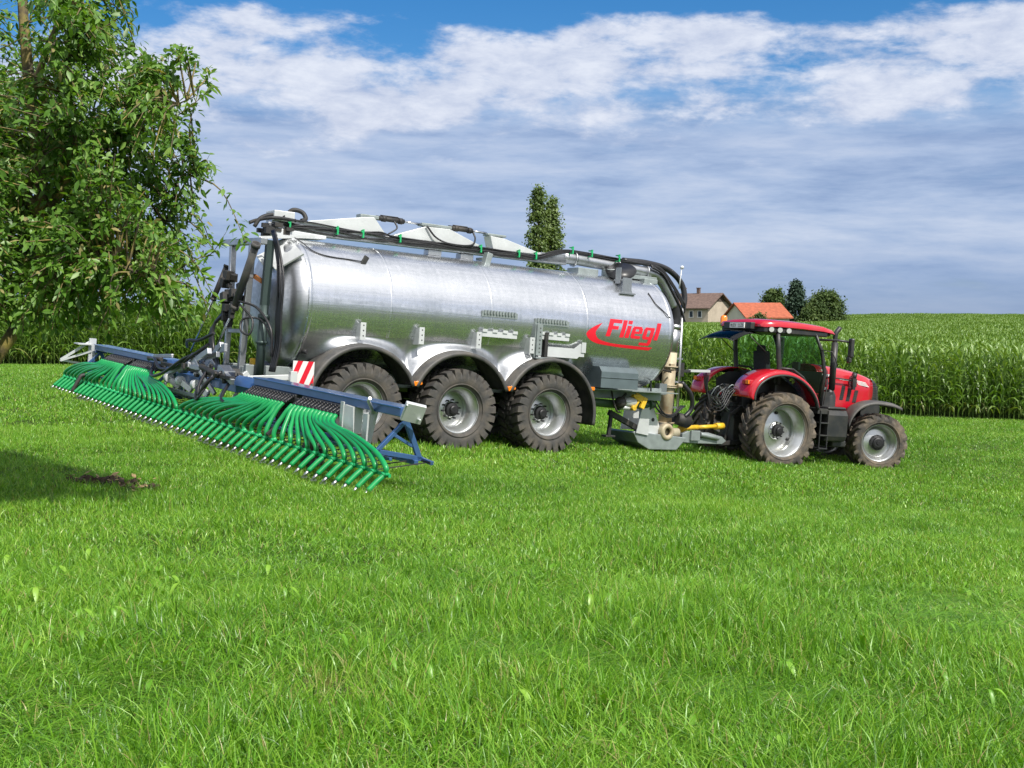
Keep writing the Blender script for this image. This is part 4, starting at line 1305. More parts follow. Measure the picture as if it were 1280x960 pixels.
    m = MB(); m.cyl((6.30, .0, .50), (6.85, .02, .535), .055, n=14); m.cyl((6.85, .02, .535), (7.40, .04, .57), .045, n=14); m.cyl((6.35, .0, .50), (6.45, .0, .51), .09, n=14); m.cyl((7.38, .04, .57), (7.62, .06, .58), .075, n=14)
    m.build('pto_shaft', M_yel, T)
    # front riser pipe
    m = MB(); m.cyl((5.84, -.05, .50), (5.87, -.05, 2.12), .145, n=24)
    for z in (.60, .78, 1.36, 1.40, 1.80): m.cyl((5.85, -.05, z), (5.85, -.05, z + .03), .20, n=20)
    m.box((5.82, -.19, 1.82), (.12, .06, .12)); m.cyl((5.98, -.22, 1.42), (6.08, -.24, 1.42), .05, n=10)
    rp = m.build('riser_pipe', M_rust, T)
    m = MB(); m.cyl((5.87, -.05, 2.12), (5.93, -.05, 2.66), .14, n=24); m.cyl((5.93, -.05, 2.62), (5.94, -.05, 2.72), .15, n=24); m.build('riser_top', M_galv2, T)
    m = MB(); m.tube(spline([(5.93, -.05, 2.66), (5.95, -.05, 2.9), (5.86, -.05, 3.2), (5.72, -.05, 3.38)], 6), .118, 16); m.build('rubber_sleeve', M_hose, T)
    m = MB(); m.cyl((6.12, -.12, .6), (6.06, -.12, 3.2), .03, n=8); m.cyl((6.14, .08, .5), (6.12, .08, 3.0), .035, n=8)
    for z in (.95, 1.5, 2.0): m.bar((5.9, -.12, z), (6.16, -.12, z), .03, .04)
    m.bb((5.30, -.45, 1.22), (5.50, -.30, 1.45)); m.build('front_frame', M_galv2, T)
    m = MB()
    for k, (dx, dz) in enumerate(((0, 0), (.06, .03), (-.05, .05))): m.tube(spline([(5.1 + dx, -.35, 1.28), (5.3 + dx, -.5, .85 + dz), (5.7, -.42, .75 + dz), (6.1 + dx, -.3, 1.0)], 6), .018, 6)
    m.tube(spline([(6.1, -.2, 1.5), (6.35, -.25, 1.25), (6.42, -.22, .95), (6.25, -.2, .75)], 6), .05, 10)
    m.tube([(4.9, -.62, 1.78), (5.75, -.25, 1.70)], .02, 6); m.tube([(4.95, -.6, 1.25), (4.9, -.62, 1.78)], .018, 6); m.build('hydraulic_hose', M_hose, T)
    # black body panels behind the riser
    m = MB()
    m.prism([(5.35, 1.5), (5.75, 1.5), (5.95, 2.3), (5.98, 3.1), (5.7, 3.5), (5.42, 3.2)], .06, .12, 'xz'); m.build('front_plate', M_hose, T)
    # hose arm towards the tractor
    m = MB(); m.bar((5.9, -.05, 1.73), (6.45, -.05, 1.75), .07, .06); m.box((6.16, -.05, 1.77), (.12, .16, .30)); m.build('hose_arm', M_dark, T, bevel=.006)
    m = MB(); m.bar((6.40, -.05, 1.76), (7.02, -.05, 1.78), .05, .055); m.build('arm_end', M_galvw, T)
    # looms from the arm down to the tractor coupling
    for k in range(5):
        m = MB(); y = -.12 + .045 * k
        m.tube(spline([(6.95, y, 1.74), (6.93 + .03 * k, y, 1.35), (7.05 + .05 * k, y - .05, .98 + .06 * k), (7.35 + .03 * k, y - .05, .95 + .07 * k), (7.62, y, 1.25 + .05 * k), (7.80, y, 1.45)], 7), .011, 6)
        m.build('coupling_hose', M_hose, T)

    # ---- top boom
    m = MB()
    m.bar((-3.35, 0, 3.74), (2.96, 0, 3.78), .20, .15)
    m.bar((-3.3, 0, 3.86), (-2.7, 0, 3.86), .26, .10); m.bar((2.3, 0, 3.80), (3.2, 0, 3.84), .20, .18)
    for x in (-.05, .65): m.bb((x - .14, -.10, 3.58), (x + .14, .10, 3.68))
    bm_ = m.build('boom', M_galv2, T, bevel=.01)
    m = MB(); m.box((.98, -.28, 3.60), (.12, .16, .26), Matrix.Rotation(.25, 3, 'Y')); m.box((.98, -.10, 3.62), (.1, .3, .05)); m.build('boom_rest', M_zinc, T, bevel=.01)
    for poly in ([(-2.95, 3.83), (-2.55, 3.93), (-1.62, 4.10), (-1.36, 4.13), (-1.10, 3.84)], [(-1.02, 3.83), (-.30, 4.09), (.22, 4.10), (1.02, 3.83)], [(1.20, 3.83), (1.12, 4.08), (1.45, 4.06), (2.42, 3.84)]):
        m = MB(); m.prism(poly, -.13, .13, 'xz'); m.build('boom_gusset', M_galvw, T, bevel=.008)
    m = MB(); m.bb((-1.62, -.10, 4.105), (-1.25, .10, 4.17)); m.bb((-.36, -.10, 4.105), (.28, .10, 4.16)); m.bb((1.08, -.10, 4.085), (1.5, .10, 4.13)); m.build('hinge_block', M_zinc, T, bevel=.01)
    for xa, xb in ((-1.27, -.34), (.26, 1.10)):
        m = MB(); m.cyl((xa, 0, 4.145), (xa + (xb - xa) * .62, 0, 4.14), .045, n=12); m.cyl((xa + .12, 0, 4.145), (xa + .2, 0, 4.145), .058, n=12); m.cyl((xa + .5 * (xb - xa), 0, 4.14), (xa + .58 * (xb - xa), 0, 4.14), .058, n=12)
        m.tube([(xa + .1, .02, 4.20), (xa + .5 * (xb - xa), .02, 4.20)], .014, 6)
        c = m.build('hydraulic_cylinder', M_dark, T); m = MB(); m.cyl((xa + (xb - xa) * .6, 0, 4.14), (xb, 0, 4.135), .022, n=10); m.build('piston_rod', M_steel, c)
    # boom pipe and elbow
    m = MB(); m.tube(spline([(2.9, 0, 3.87), (4.0, 0, 3.82), (5.0, 0, 3.775), (5.35, 0, 3.73), (5.55, -.02, 3.60), (5.72, -.05, 3.36), (5.86, -.05, 3.1)], 7), .115, 20)
    for x in (3.18, 4.28, 5.05): m.cyl((x, 0, 3.865 - (x - 2.9) * .044), (x + .035, 0, 3.863 - (x - 2.9) * .044), .155, n=20)
    m.build('boom_pipe', M_galv2, T)
    m = MB(); m.tube(spline([(4.55, .12, 3.97), (5.2, .12, 3.98), (5.75, .1, 3.90), (6.10, .05, 3.66), (6.20, 0, 3.35), (6.14, -.03, 3.0)], 8), .062, 14); m.build('big_hose', M_hose, T)
    for k in range(2):
        m = MB(); y = -.13 - .03 * k
        m.tube(spline([(5.1, y, 3.92 - .04 * k), (5.45, y, 3.74), (5.75, y - .02, 3.35), (6.0, y, 3.05), (6.12, y, 2.8)], 6), .022, 6); m.build('hydraulic_hose', M_hose, T)
    m = MB(); m.cyl((5.95, -.1, 3.5), (5.98, -.1, 3.93), .014, n=6); m.lathe([(-.04, .001), (-.03, .035), (0, .045), (.03, .035), (.04, .001)], (5.99, -.1, 3.96), 'z', 12); m.build('marker_lamp', M_lamp, T)
    # hose bundle along the boom with green clips
    for k in range(5):
        m = MB(); ph = k * 1.3; am = .05
        pts = [(-3.25, -.16, 3.88)]
        x = -2.95
        while x < -1.0:
            pts.append((x, -.15 - .01 * (k % 3), 3.80 + .03 * (k - 2) + am * math.sin(ph + x * 2.4) * (1 if k % 2 else -.6))); x += .25
        while x < 2.3:
            pts.append((x, -.155 - .012 * (k % 3), 3.775 + .022 * (k - 2) + .012 * math.sin(ph + x * 3))); x += .35
        pts += [(2.6, -.13, 3.86 + .02 * k), (3.0, -.08, 3.96 + .012 * k)]
        for q in (3.6, 4.2, 4.7, 5.1): pts.append((q, -.06 - .02 * (k % 2), 3.96 + .013 * k - (q - 3) * .03 + .012 * math.sin(ph + q * 4)))
        pts += [(5.45, -.1, 3.82 + .01 * k), (5.8, -.13, 3.45 + .02 * k), (6.1, -.15, 3.05 + .03 * k)]
        m.tube(spline(pts, 4), .0155, 6); m.build('hydraulic_hose', M_hose, T)
    m = MB(); m.tube(spline([(-.3, -.17, 4.1), (-.1, -.2, 3.9), (.2, -.2, 3.82), (.65, -.2, 3.84), (.8, -.1, 3.98), (.78, -.03, 4.12)], 6), .018, 6); m.tube(spline([(-.95, -.1, 4.12), (-.92, -.18, 3.98), (-1.1, -.2, 3.85)], 6), .016, 6); m.build('hydraulic_hose', M_hose, T)
    for x in (-3.0, -2.1, -1.6, -.85, .88, 1.75, 2.15, 3.02, 3.5, 4.2):
        m = MB(); z = 3.80 if x < 2.5 else 4.0 - (x - 3) * .03
        m.bb((x - .015, -.22, z - .07), (x + .015, -.10, z - .05)); m.bb((x - .015, -.225, z - .07), (x + .015, -.205, z + .08)); m.bb((x - .015, -.20, z + .05), (x + .015, -.10, z + .07)); m.bb((x - .04, -.226, z + .02), (x - .0151, -.21, z + .05))
        m.build('hose_clip', M_greend, T)
    # rear head of the boom with valve cluster
    m = MB(); m.bb((-3.30, -.22, 3.84), (-2.92, .18, 4.02)); m.prism([(-3.2, 3.56), (-2.3, 3.62), (-2.3, 3.68), (-3.3, 3.72)], -.2, .2, 'xz'); m.build('boom_head', M_galvw, T, bevel=.012)
    m = MB(); r = random.Random(4)
    for k in range(16):
        x = -3.45 + r.uniform(0, .5); y = -.25 + r.uniform(0, .5); z = 3.62 + r.uniform(0, .16); m.box((x, y, z), (r.uniform(.06, .16), r.uniform(.05, .12), r.uniform(.05, .12)))
    m.tube(spline([(-3.6, -.1, 3.70), (-3.5, -.12, 3.86), (-3.3, -.14, 3.94), (-3.1, -.2, 3.92)], 5), .035, 8); m.tube(spline([(-3.68, -.05, 3.76), (-3.55, -.1, 3.82), (-3.3, -.25, 3.88), (-2.9, -.2, 3.88)], 5), .03, 8)
    m.tube(spline([(-2.95, .1, 4.0), (-2.85, .05, 4.09), (-2.7, .0, 4.06), (-2.65, -.05, 3.95), (-2.75, -.1, 3.9)], 5), .04, 8); m.build('valve_block', M_dark, T)
    m = MB(); m.bar((-3.6, -.35, 3.50), (-2.62, -.42, 3.62), .03, .045); m.build('brace', M_galvw, T)
    # manhole lid, its bracket, breather
    m = MB(); rt = Matrix.Rotation(-.42, 3, 'Y') @ Matrix.Rotation(.45, 3, 'X')
    prof = [(-.03, .001), (-.03, .25), (0, .30), (.05, .32), (.055, .001)]
    mm = MB(); mm.lathe(prof, (0, 0, 0), 'z', 28)
    mm.v = [tuple(Vector((4.15, -.36, 3.66)) + rt @ Vector(v)) for v in mm.v]; mm.build('manhole_lid', M_hose, T)
    m = MB(); m.bb((3.82, -.78, 3.40), (3.84, -.62, 3.72)); p = cylp(3.93, 44); m.prism([(3.80, 3.20), (4.10, 3.20), (4.06, 3.28), (4.06, 3.52), (3.84, 3.52), (3.84, 3.28)], -.86, -.84, 'xz'); m.bb((3.76, -.90, 3.19), (4.14, -.78, 3.22)); m.bb((3.84, -.838, 3.46), (4.06, -.55, 3.49)); m.build('lid_bracket', M_galv2, T)
    m = MB(); m.bb((3.2, -.2, 3.56), (3.7, .2, 3.68)); m.cyl((4.1, -.1, 3.55), (4.1, -.1, 3.72), .2, n=20); m.bb((4.5, -.25, 3.58), (5.2, .1, 3.66)); m.bb((4.75, -.4, 3.50), (5.1, -.2, 3.60)); m.build('top_fittings', M_zinc, T, bevel=.01)
    # work lamp and its cable
    m = MB(); p = cylp(-1.83, 45, .03); m.box(p, (.09, .05, .17), Matrix.Rotation(.5, 3, 'Y')); m.box(p + Vector((0, .03, -.1)), (.07, .05, .06)); m.build('work_lamp', M_blackp, T, bevel=.006)
    m = MB(); pts = [cylp(-1.88, 44, .02), cylp(-2.15, 45.5, .012), cylp(-2.4, 46, .012), cylp(-2.62, 48, .012), cylp(-2.78, 53, .012), cylp(-2.88, 62, .03), (-3.0, -.45, 3.56)]
    m.tube(spline(pts, 5), .010, 6); m.build('lamp_cable', M_hose, T)
    m = MB(); pts = [cylp(4.55, 46, .012), cylp(4.62, 32, .012), cylp(4.78, 24, .012), cylp(4.9, 18, .02), (5.05, -.98, 2.75)]
    m.tube(spline(pts, 5), .010, 6); m.build('lamp_cable', M_hose, T)
    m = MB(); m.cyl((-2.95, -.98, 1.62), (-2.90, -1.06, 1.62), .035, n=12); m.build('dome_plug', M_dark, T)

    # ---- vertical rear duct with looms (rear dome side)
    m = MB(); m.bar((-3.50, -.62, 3.45), (-3.52, -.60, 2.35), .10, .13); m.cyl((-3.52, -.60, 2.35), (-3.54, -.60, 1.15), .075, n=16); m.cyl((-3.52, -.60, 2.2), (-3.52, -.60, 2.1), .10, n=16); m.cyl((-3.53, -.60, 1.75), (-3.53, -.60, 1.70), .10, n=16); m.build('rear_downpipe', mat('dark_green_steel', (.05, .075, .07), .45, .4), T)  # downpipe is dark green steel all over
    for k in range(7):
        m = MB(); y = -.98 - .035 * k
        m.tube(spline([(-3.45, y * .55, 3.62), (-3.46, y * .8, 3.3), (-3.45 - .02 * (k % 3), y, 2.8), (-3.45, y, 2.2), (-3.44 + .02 * (k % 2), y, 1.7), (-3.5, y + .02, 1.25)], 5), .020, 6); m.build('hydraulic_hose', M_hose, T)
    m = MB(); m.bar((-3.5, -.62, 2.70), (-3.62, -.28, 2.85), .05, .07); m.build('rusty_link', mat('rust', (.28, .11, .03), .7), T)
    m = MB(); m.cyl((-3.5, -.15, 1.05), (-3.5, -.15, 1.45), .05, n=10); m.bb((-3.56, -.3, 1.08), (-3.44, 0, 1.2)); m.build('rear_valve', M_yel, T)
    m = MB(); m.tube(spline([(-3.85, -.3, 2.35), (-3.7, -.55, 2.1), (-3.75, -.6, 1.85), (-3.85, -.45, 1.9), (-3.8, -.4, 2.1), (-3.6, -.7, 2.1), (-3.5, -.95, 1.8)], 6), .018, 6); m.tube(spline([(-3.85, -.25, 2.4), (-3.65, -.6, 2.3), (-3.52, -.95, 1.95), (-3.5, -1.0, 1.5)], 6), .022, 6); m.build('hydraulic_hose', M_hose, T)
    return T


TANKER = build_tanker()

# ---------------------------------------------------------------- trailing hose spreader
def build_spreader():
    S = empty('hose_spreader', (-5.1, 20.3, 1.6 - 1.88), Euler((.04, .08, R(35)), 'XYZ'))
    tag(S, 'wide blue slurry spreading boom with rows of green hoses, mounted behind the silver tanker', 'slurry spreader')
    r = np.random.default_rng(3)
    # wing beams (local: x forward, y to the far side)
    for s in (-1, 1):
        m = MB(); m.bb((-.16, s * 2.0, .885), (.12, s * 6.6, 1.0)); m.bb((-.18, s * 2.0, .985), (.145, s * 6.6, 1.010))
        if s > 0: m.bb((-.13, 6.6, .82), (.11, 6.9, .98))
        bmo = m.build('wing_beam', M_blue, S, bevel=.012)
        # distributor housing and outlet springs under the beam
        m = MB(); m.bb((-.20, s * 2.05, .76), (.0, s * 3.62, .882)); m.bb((-.20, s * 3.85, .76), (.0, s * 5.3, .882))
        m.build('distributor', M_blackp, S, bevel=.01)
        for k0, k1 in ((0, 14), (14, 27)):
            m = MB()
            for k in range(k0, k1):
                y = s * ((2.12 + 1.46 * k / 13) if k < 14 else (3.90 + 1.36 * (k - 14) / 12))
                for q in range(5): m.lathe([(-.010, .024), (0, .033), (.010, .024)], (-.215 - .026 * q, y, .850 - .020 * q), 'x', 8)
                m.cyl((-.18, y, .865), (-.37, y, .745), .022, n=8)
            ya = s * (2.08 if k0 == 0 else 3.86); yb = s * (3.62 if k0 == 0 else 5.30)
            m.bar((-.205, ya, .85), (-.205, yb, .85), .02, .03); m.build('outlet_row', M_hose, S)
        m = MB(); m.bb((-.22, s * 3.66, .70), (-.10, s * 3.82, .84)); m.bar((-.2, s * 3.74, .70), (-.62, s * 3.7, .30), .06, .05); m.build('beam_bracket', M_dark, S, bevel=.006)
        # galvanised end shields
        m = MB()
        if s < 0:
            m.prism([(-.33, .52), (-.05, .55), (-.05, .86), (-.30, .92)], -5.42, -5.40, 'xz'); m.add([(-.33, -5.40, .52), (-.33, -5.40, .92), (-.30, -5.62, .90), (-.30, -5.68, .60), (-.32, -5.52, .50)], [(0, 1, 2, 3, 4)])
            m.bb((-.34, -5.42, .5), (-.325, -5.34, .95)); m.bb((-.24, -5.92, .38), (-.22, -5.80, .84)); m.add([(-.24, -5.79, .45), (-.24, -5.79, .84), (-.05, -5.85, .9), (-.1, -5.8, .45)], [(0, 1, 2, 3)])
            m.tube([(-.15, -5.9, .86), (-.28, -5.98, 1.02), (-.30, -6.05, 1.06)], .02, 6)
        else:
            m.bb((-.24, 6.72, .60), (-.10, 6.76, 1.12)); m.bb((-.5, 6.6, .98), (-.2, 6.95, 1.0)); m.bar((-.2, 6.8, 1.05), (-.75, 6.95, .62), .04, .05); m.bar((-.2, 6.7, .85), (-.75, 6.95, .60), .03, .04)
            m.bar((-.75, 6.95, .61), (-.3, 7.2, .55), .04, .04)
        m.build('end_shield', M_galvw, S, solid=.008)
    m = MB(); rt = Matrix.Rotation(.5, 3, 'X') @ Matrix.Rotation(-.35, 3, 'Z'); m.box((-.08, -6.78, .96), (.26, .06, .26), rt); m.cyl((-.2, -6.80, 1.04), (-.22, -6.86, 1.06), .015, n=6); m.cyl((-.02, -6.80, .88), (-.02, -6.86, .88), .015, n=6)
    m.build('end_plate', M_galvw, S, bevel=.008)
    # lower tool bars with triangular end frames
    for s in (-1, 1):
        m = MB()
        ya, yb = s * 1.9, s * 6.62
        m.bar((.12, ya, .32), (.12, yb, .32), .06, .06); m.bar((-.25, ya, .36), (-.25, yb, .36), .04, .04)
        for y in (s * 2.0, s * 4.3, s * 6.55):
            m.bar((-.05, y, .86), (.20, y, .36), .05, .07); m.bar((-.06, y, .82), (-.42, y, .45), .05, .05); m.bar((-.44, y, .45), (.24, y, .36), .05, .06)
            m.bar((-.20, y, .66), (.08, y, .52), .035, .04)
        m.bar((.24, s * 6.50, .36), (.24, s * 6.8, .34), .05, .05)
        m.build('tool_frame', M_blue, S, bevel=.006)
        m = MB()
        k = 2.1
        while k < 6.7:
            m.bar((.2, s * k, .33), (-.55, s * k, .23), .022, .012); k += .27
        m.bar((.22, s * 2, .345), (.22, s * 6.8, .345), .02, .02); m.build('spring_tines', M_dark, S)
    # middle tool frame
    m = MB()
    m.bar((-.25, -2.0, .50), (-.25, 2.0, .50), .05, .06); m.bar((.12, -2.0, .36), (.12, 2.0, .36), .05, .05)
    for k in range(8):
        y = -1.85 + k * .53; m.bar((-.25, y, .50), (.0, y + .12, .86), .035, .05); m.bar((-.25, y, .5), (.12, y, .36), .03, .04)
    m.build('middle_frame', M_zinc, S, bevel=.005)
    m = MB(); k = -1.9
    while k < 1.95: m.bar((.12, k, .36), (-.55, k, .23), .02, .012); k += .2
    m.build('spring_tines', M_dark, S)
    # middle beam sections
    m = MB(); m.bb((-.16, .35, .66), (.10, 1.50, .82)); m.bb((-.16, -1.30, .70), (.10, -.25, .86)); m.build('centre_beam', M_blue, S, bevel=.012)
    m = MB(); m.prism([(-.2, .82), (.2, .86), (.25, .94), (-.1, .98)], -2.05, -1.2, 'xz'); m.prism([(-.2, .80), (.2, .84), (.2, .93), (-.1, .93)], 1.3, 2.05, 'xz'); m.build('fold_joint', M_blue, S, bevel=.01)
    # hinge lugs and rollers in the middle
    for y in (1.45, .85, .1):
        m = MB(); m.lathe([(-.06, .001), (-.06, .085), (.06, .085), (.06, .001)], (-.30, y, .70), 'y', 18); m.bar((-.30, y, .70), (-.16, y - .22, .56), .07, .10); m.cyl((-.31, y - .07, .70), (-.31, y + .07, .70), .03, n=10)
        m.build('hinge_lug', M_galvw, S, bevel=.008)
    m = MB()
    for (a, b, w) in (((-.3, 1.6, .78), (-.35, .3, 1.02), .07), ((-.3, .9, 1.0), (-.1, -.3, 1.25), .07), ((-.35, .4, 1.0), (-.2, -.7, .95), .06), ((-.25, -.3, 1.3), (-.3, .6, .95), .08), ((-.2, -.8, 1.0), (-.3, -1.5, .88), .07), ((.1, 1.7, .9), (.1, .2, 1.25), .07), ((-.2, -.55, .6), (-.35, -.2, .95), .05), ((-.2, 2.6, 1.02), (-.28, 1.4, 1.10), .05)):
        m.bar(a, b, w, w * 1.3)
    m.box((-.3, .15, 1.05), (.05, .5, .12), Matrix.Rotation(.5, 3, 'X')); m.box((-.25, .8, .98), (.15, .3, .2), Matrix.Rotation(-.4, 3, 'X')); m.box((-.2, -.95, .98), (.2, .3, .18), Matrix.Rotation(.3, 3, 'X'))
    m.build('linkage', M_galv2, S, bevel=.008)
    m = MB()
    rr = random.Random(9)
    for k in range(14):
        p = Vector((-.35 + rr.uniform(-.1, .3), rr.uniform(-1.4, 1.9), .9 + rr.uniform(-.1, .2)))
        m.box(p, (rr.uniform(.04, .12), rr.uniform(.05, .15), rr.uniform(.04, .12)), Matrix.Rotation(rr.uniform(-.7, .7), 3, 'X'))
    m.cyl((-.3, -.1, 1.02), (-.32, -.95, .93), .05, n=10); m.cyl((-.3, 1.9, 1.0), (-.34, 2.5, .98), .04, n=10)
    m.box((-.28, .2, .93), (.1, 3.3, .06)); m.build('valve_group', M_dark, S, bevel=.006)
    # hydraulic loops drooping around the middle
    for k, pts in enumerate((
        [(-.3, 2.6, .95), (-.4, 2.0, 1.0), (-.45, 1.5, .86), (-.4, .9, .92), (-.35, .3, 1.15), (-.2, -.1, 1.4)],
        [(-.25, 2.3, 1.0), (-.5, 1.8, .72), (-.5, 1.2, .8), (-.4, .5, 1.1), (-.2, 0, 1.3)],
        [(-.3, -.4, 1.0), (-.5, -.6, .75), (-.55, -.75, .6), (-.5, -.9, .8), (-.3, -1.0, 1.0)],
        [(-.35, -.8, .95), (-.55, -.85, .62), (-.58, -.70, .52), (-.5, -.5, .7)],
        [(-.2, -1.2, .9), (-.5, -1.6, .62), (-.45, -2.0, .6), (-.3, -2.4, .76)],
        [(-.2, .9, 1.3), (-.35, .5, 1.42), (-.3, .1, 1.45), (-.2, -.3, 1.6)])):
        m = MB(); m.tube(spline(pts, 6), .028 if k != 3 else .02, 8); m.build('hydraulic_hose', M_hose, S)
    # tall mast with fold cylinders (between spreader and tank)
    def P(x, y, z):  # tanker coordinates -> spreader coordinates
        return MT @ Vector((x, y, z))
    mS = Matrix.Translation((-5.1, 20.3, 1.6 - 1.88)) @ Euler((.04, .08, R(35))).to_matrix().to_4x4()
    mT = Matrix.Translation((-1.69, 22.54, 1.6 - 2.44)) @ Euler((0, .078, R(32.7))).to_matrix().to_4x4()
    MT = mS.inverted() @ mT
    m = MB()
    m.bar(P(-3.72, .98, 3.46), P(-3.66, -.78, 3.41), .12, .11)
    m.bar(P(-3.70, .62, 3.40), P(-3.72, .52, 2.5), .10, .10); m.bar(P(-3.68, -.28, 3.38), P(-3.70, -.30, 2.8), .10, .10)
    m.bar(P(-3.70, -.30, 2.95), P(-3.74, -.24, 1.0), .09, .11); m.bar(P(-3.72, .52, 2.5), P(-3.74, .50, 1.0), .08, .09)
    m.bar(P(-3.72, .50, 1.9), P(-3.72, -.24, 1.9), .07, .07); m.bar(P(-3.74, .55, 1.15), P(-3.74, -.3, 1.15), .10, .10)
    m.build('mast', M_galv2, S, bevel=.01)
    m = MB()
    for k in range(12):
        a = P(-3.762, -.27, 2.75 - k * .13); b = P(-3.772, -.27, 2.75 - k * .13); m.cyl(a, b, .02, n=8)
    m.build('mast_holes', M_dark, S)
    for (a, b, c, rr_) in (((-3.80, -.80, 3.36), (-3.86, -.08, 2.27), (-3.92, .60, 1.52), .065), ((-3.70, .86, 3.06), (-3.9, .93, 2.42), (-3.95, 1.80, 1.50), .05)):
        m = MB(); m.cyl(P(*a), P(*b), rr_, n=14); m.cyl(P(*a), P(*[a[i] + (b[i] - a[i]) * .06 for i in range(3)]), rr_ * 1.2, n=14); m.cyl(P(*[a[i] + (b[i] - a[i]) * .94 for i in range(3)]), P(*b), rr_ * 1.2, n=14)
        c_ = m.build('fold_cylinder', M_guard if rr_ > .06 else M_dark, S); m = MB(); m.cyl(P(*b), P(*c), .022, n=10); m.build('piston_rod', M_steel, c_)
    m = MB(); m.bar(P(-4.0, 1.0, 1.20), P(-4.1, 2.2, .95), .08, .1); m.bar(P(-4.0, .7, 1.25), P(-4.1, 1.9, 1.0), .05, .05); m.bar(P(-4.0, .0, 1.65), P(-4.05, .9, 1.1), .08, .11); m.bar(P(-4.0, -.2, 1.6), P(-4.0, .30, 1.55), .06, .14)
    m.bar(P(-4.0, -.1, 1.1), P(-4.05, .5, 1.45), .05, .07); m.build('swing_arm', M_galv2, S, bevel=.01)
    m = MB(); rr = random.Random(2)
    for k in range(26):
        p = P(-3.85 + rr.uniform(-.08, .1), .12 + rr.uniform(-.22, .3), 2.45 + rr.uniform(-.45, .45)); m.box(p, (rr.uniform(.06, .16), rr.uniform(.06, .16), rr.uniform(.06, .18)), Matrix.Rotation(rr.uniform(-.5, .5), 3, 'X'))
    m.build('valve_group', M_dark, S, bevel=.006)
    for k in range(4):
        m = MB(); d = .05 * k
        m.tube(spline([P(-3.9, .35 - d, 2.2), P(-4.0, .5 + d * .3, 1.95), P(-4.0, .45 + d, 1.6), P(-4.0, .2 + d, 1.35), P(-4.05, -.05 + d, 1.2), P(-4.1, .3 + d, 1.02)], 6), .03, 8); m.build('hydraulic_hose', M_hose, S)
    m = MB(); m.tube(spline([P(-4.05, .6, 1.25), P(-4.1, 1.0, 1.45), P(-4.1, 1.4, 1.35), P(-4.15, 1.7, 1.1)], 6), .035, 8); m.build('hydraulic_hose', M_hose, S)
    # depth wheel behind the hoses
    m = MB(); m.lathe([(-.06, .10), (-.075, .13), (-.07, .17), (-.04, .19), (.04, .19), (.07, .17), (.075, .13), (.06, .10)], (-.35, -4.65, .16), 'y', 32)
    gw = m.build('gauge_wheel', M_rub, S); m = MB(); m.lathe([(-.05, .10), (-.03, .05), (-.05, .001)], (-.35, -4.65, .16), 'y', 20); m.cyl((-.35, -4.75, .16), (-.35, -4.3, .16), .02, n=8); m.bar((-.35, -4.52, .16), (-.2, -4.4, .5), .03, .04); m.build('wheel_hub', M_dark, gw)
    # ---- 54 hoses, each with its clamp and steel shoe
    n = 54
    for k in range(n):
        yc = 7.25 - 14.5 * (k + .5) / n
        s = 1 if yc > 0 else -1
        j = (abs(yc)) / 7.25
        ko = int(round((abs(yc) - .134) / .2685)); yo = s * ((2.12 + 1.46 * ko / 13) if ko < 14 else (3.90 + 1.36 * (ko - 14) / 12))
        dy = yc - yo; sp = abs(dy)
        x_c, z_c = -.60, .25
        wv = r.normal(0, .02)
        hump = .05 + .03 * sp + abs(wv)
        if sp > 1.1:
            pts = [(-.36, yo, .755), (-.43, yo + dy * .03, .68), (-.47, yo + dy * .14, .58 + hump * .4), (-.50, yo + dy * .45 + wv, .50 + hump * .7), (-.55, yo + dy * .80 + wv, .44 + hump * .3), (-.60, yc, .345), (x_c, yc, z_c)]
        else:
            pts = [(-.36, yo, .755), (-.43, yo + dy * .06, .675), (-.49, yo + dy * .3 + wv, .575), (-.55 - abs(wv), yo + dy * .68 + wv, .455), (-.60, yc + wv * .5, .345), (x_c, yc, z_c)]
        pts += [(-.70, yc + .0, .155), (-.81, yc, .045)]
        m = MB(); m.tube(spline(pts, 5), .0335, 10)
        h = m.build('hose', M_green, S)
        m = MB(); a = Vector((x_c + .005, yc, z_c)); d = Vector((-.10, 0, -.095)).normalized()
        m.cyl(a - d * .035, a + d * .03, .043, n=12); m.bb((x_c - .02, yc - .06, z_c - .01), (x_c + .035, yc + .06, z_c + .018)); m.build('clamp', M_greend, h, bevel=.004)
        m = MB(); m.cyl((-.80, yc, .055), (-.87, yc, -.02), .025, .02, 8); m.bb((-.90, yc - .012, -.04), (-.82, yc + .012, -.015)); m.build('shoe', M_galv2, h)
    m = MB(); m.bar((-.565, -7.18, .235), (-.565, 7.18, .235), .03, .04); m.build('clamp_bar', M_greend, S)
    for y in (5.6,):
        m = MB(); m.tube(spline([(-.3, y, .36), (-.62, y + .02, .40), (-.72, y + .02, .28), (-.82, y + .03, .05)], 5), .04, 8); m.build('skid_arm', M_dark, S)
    return S


build_spreader()


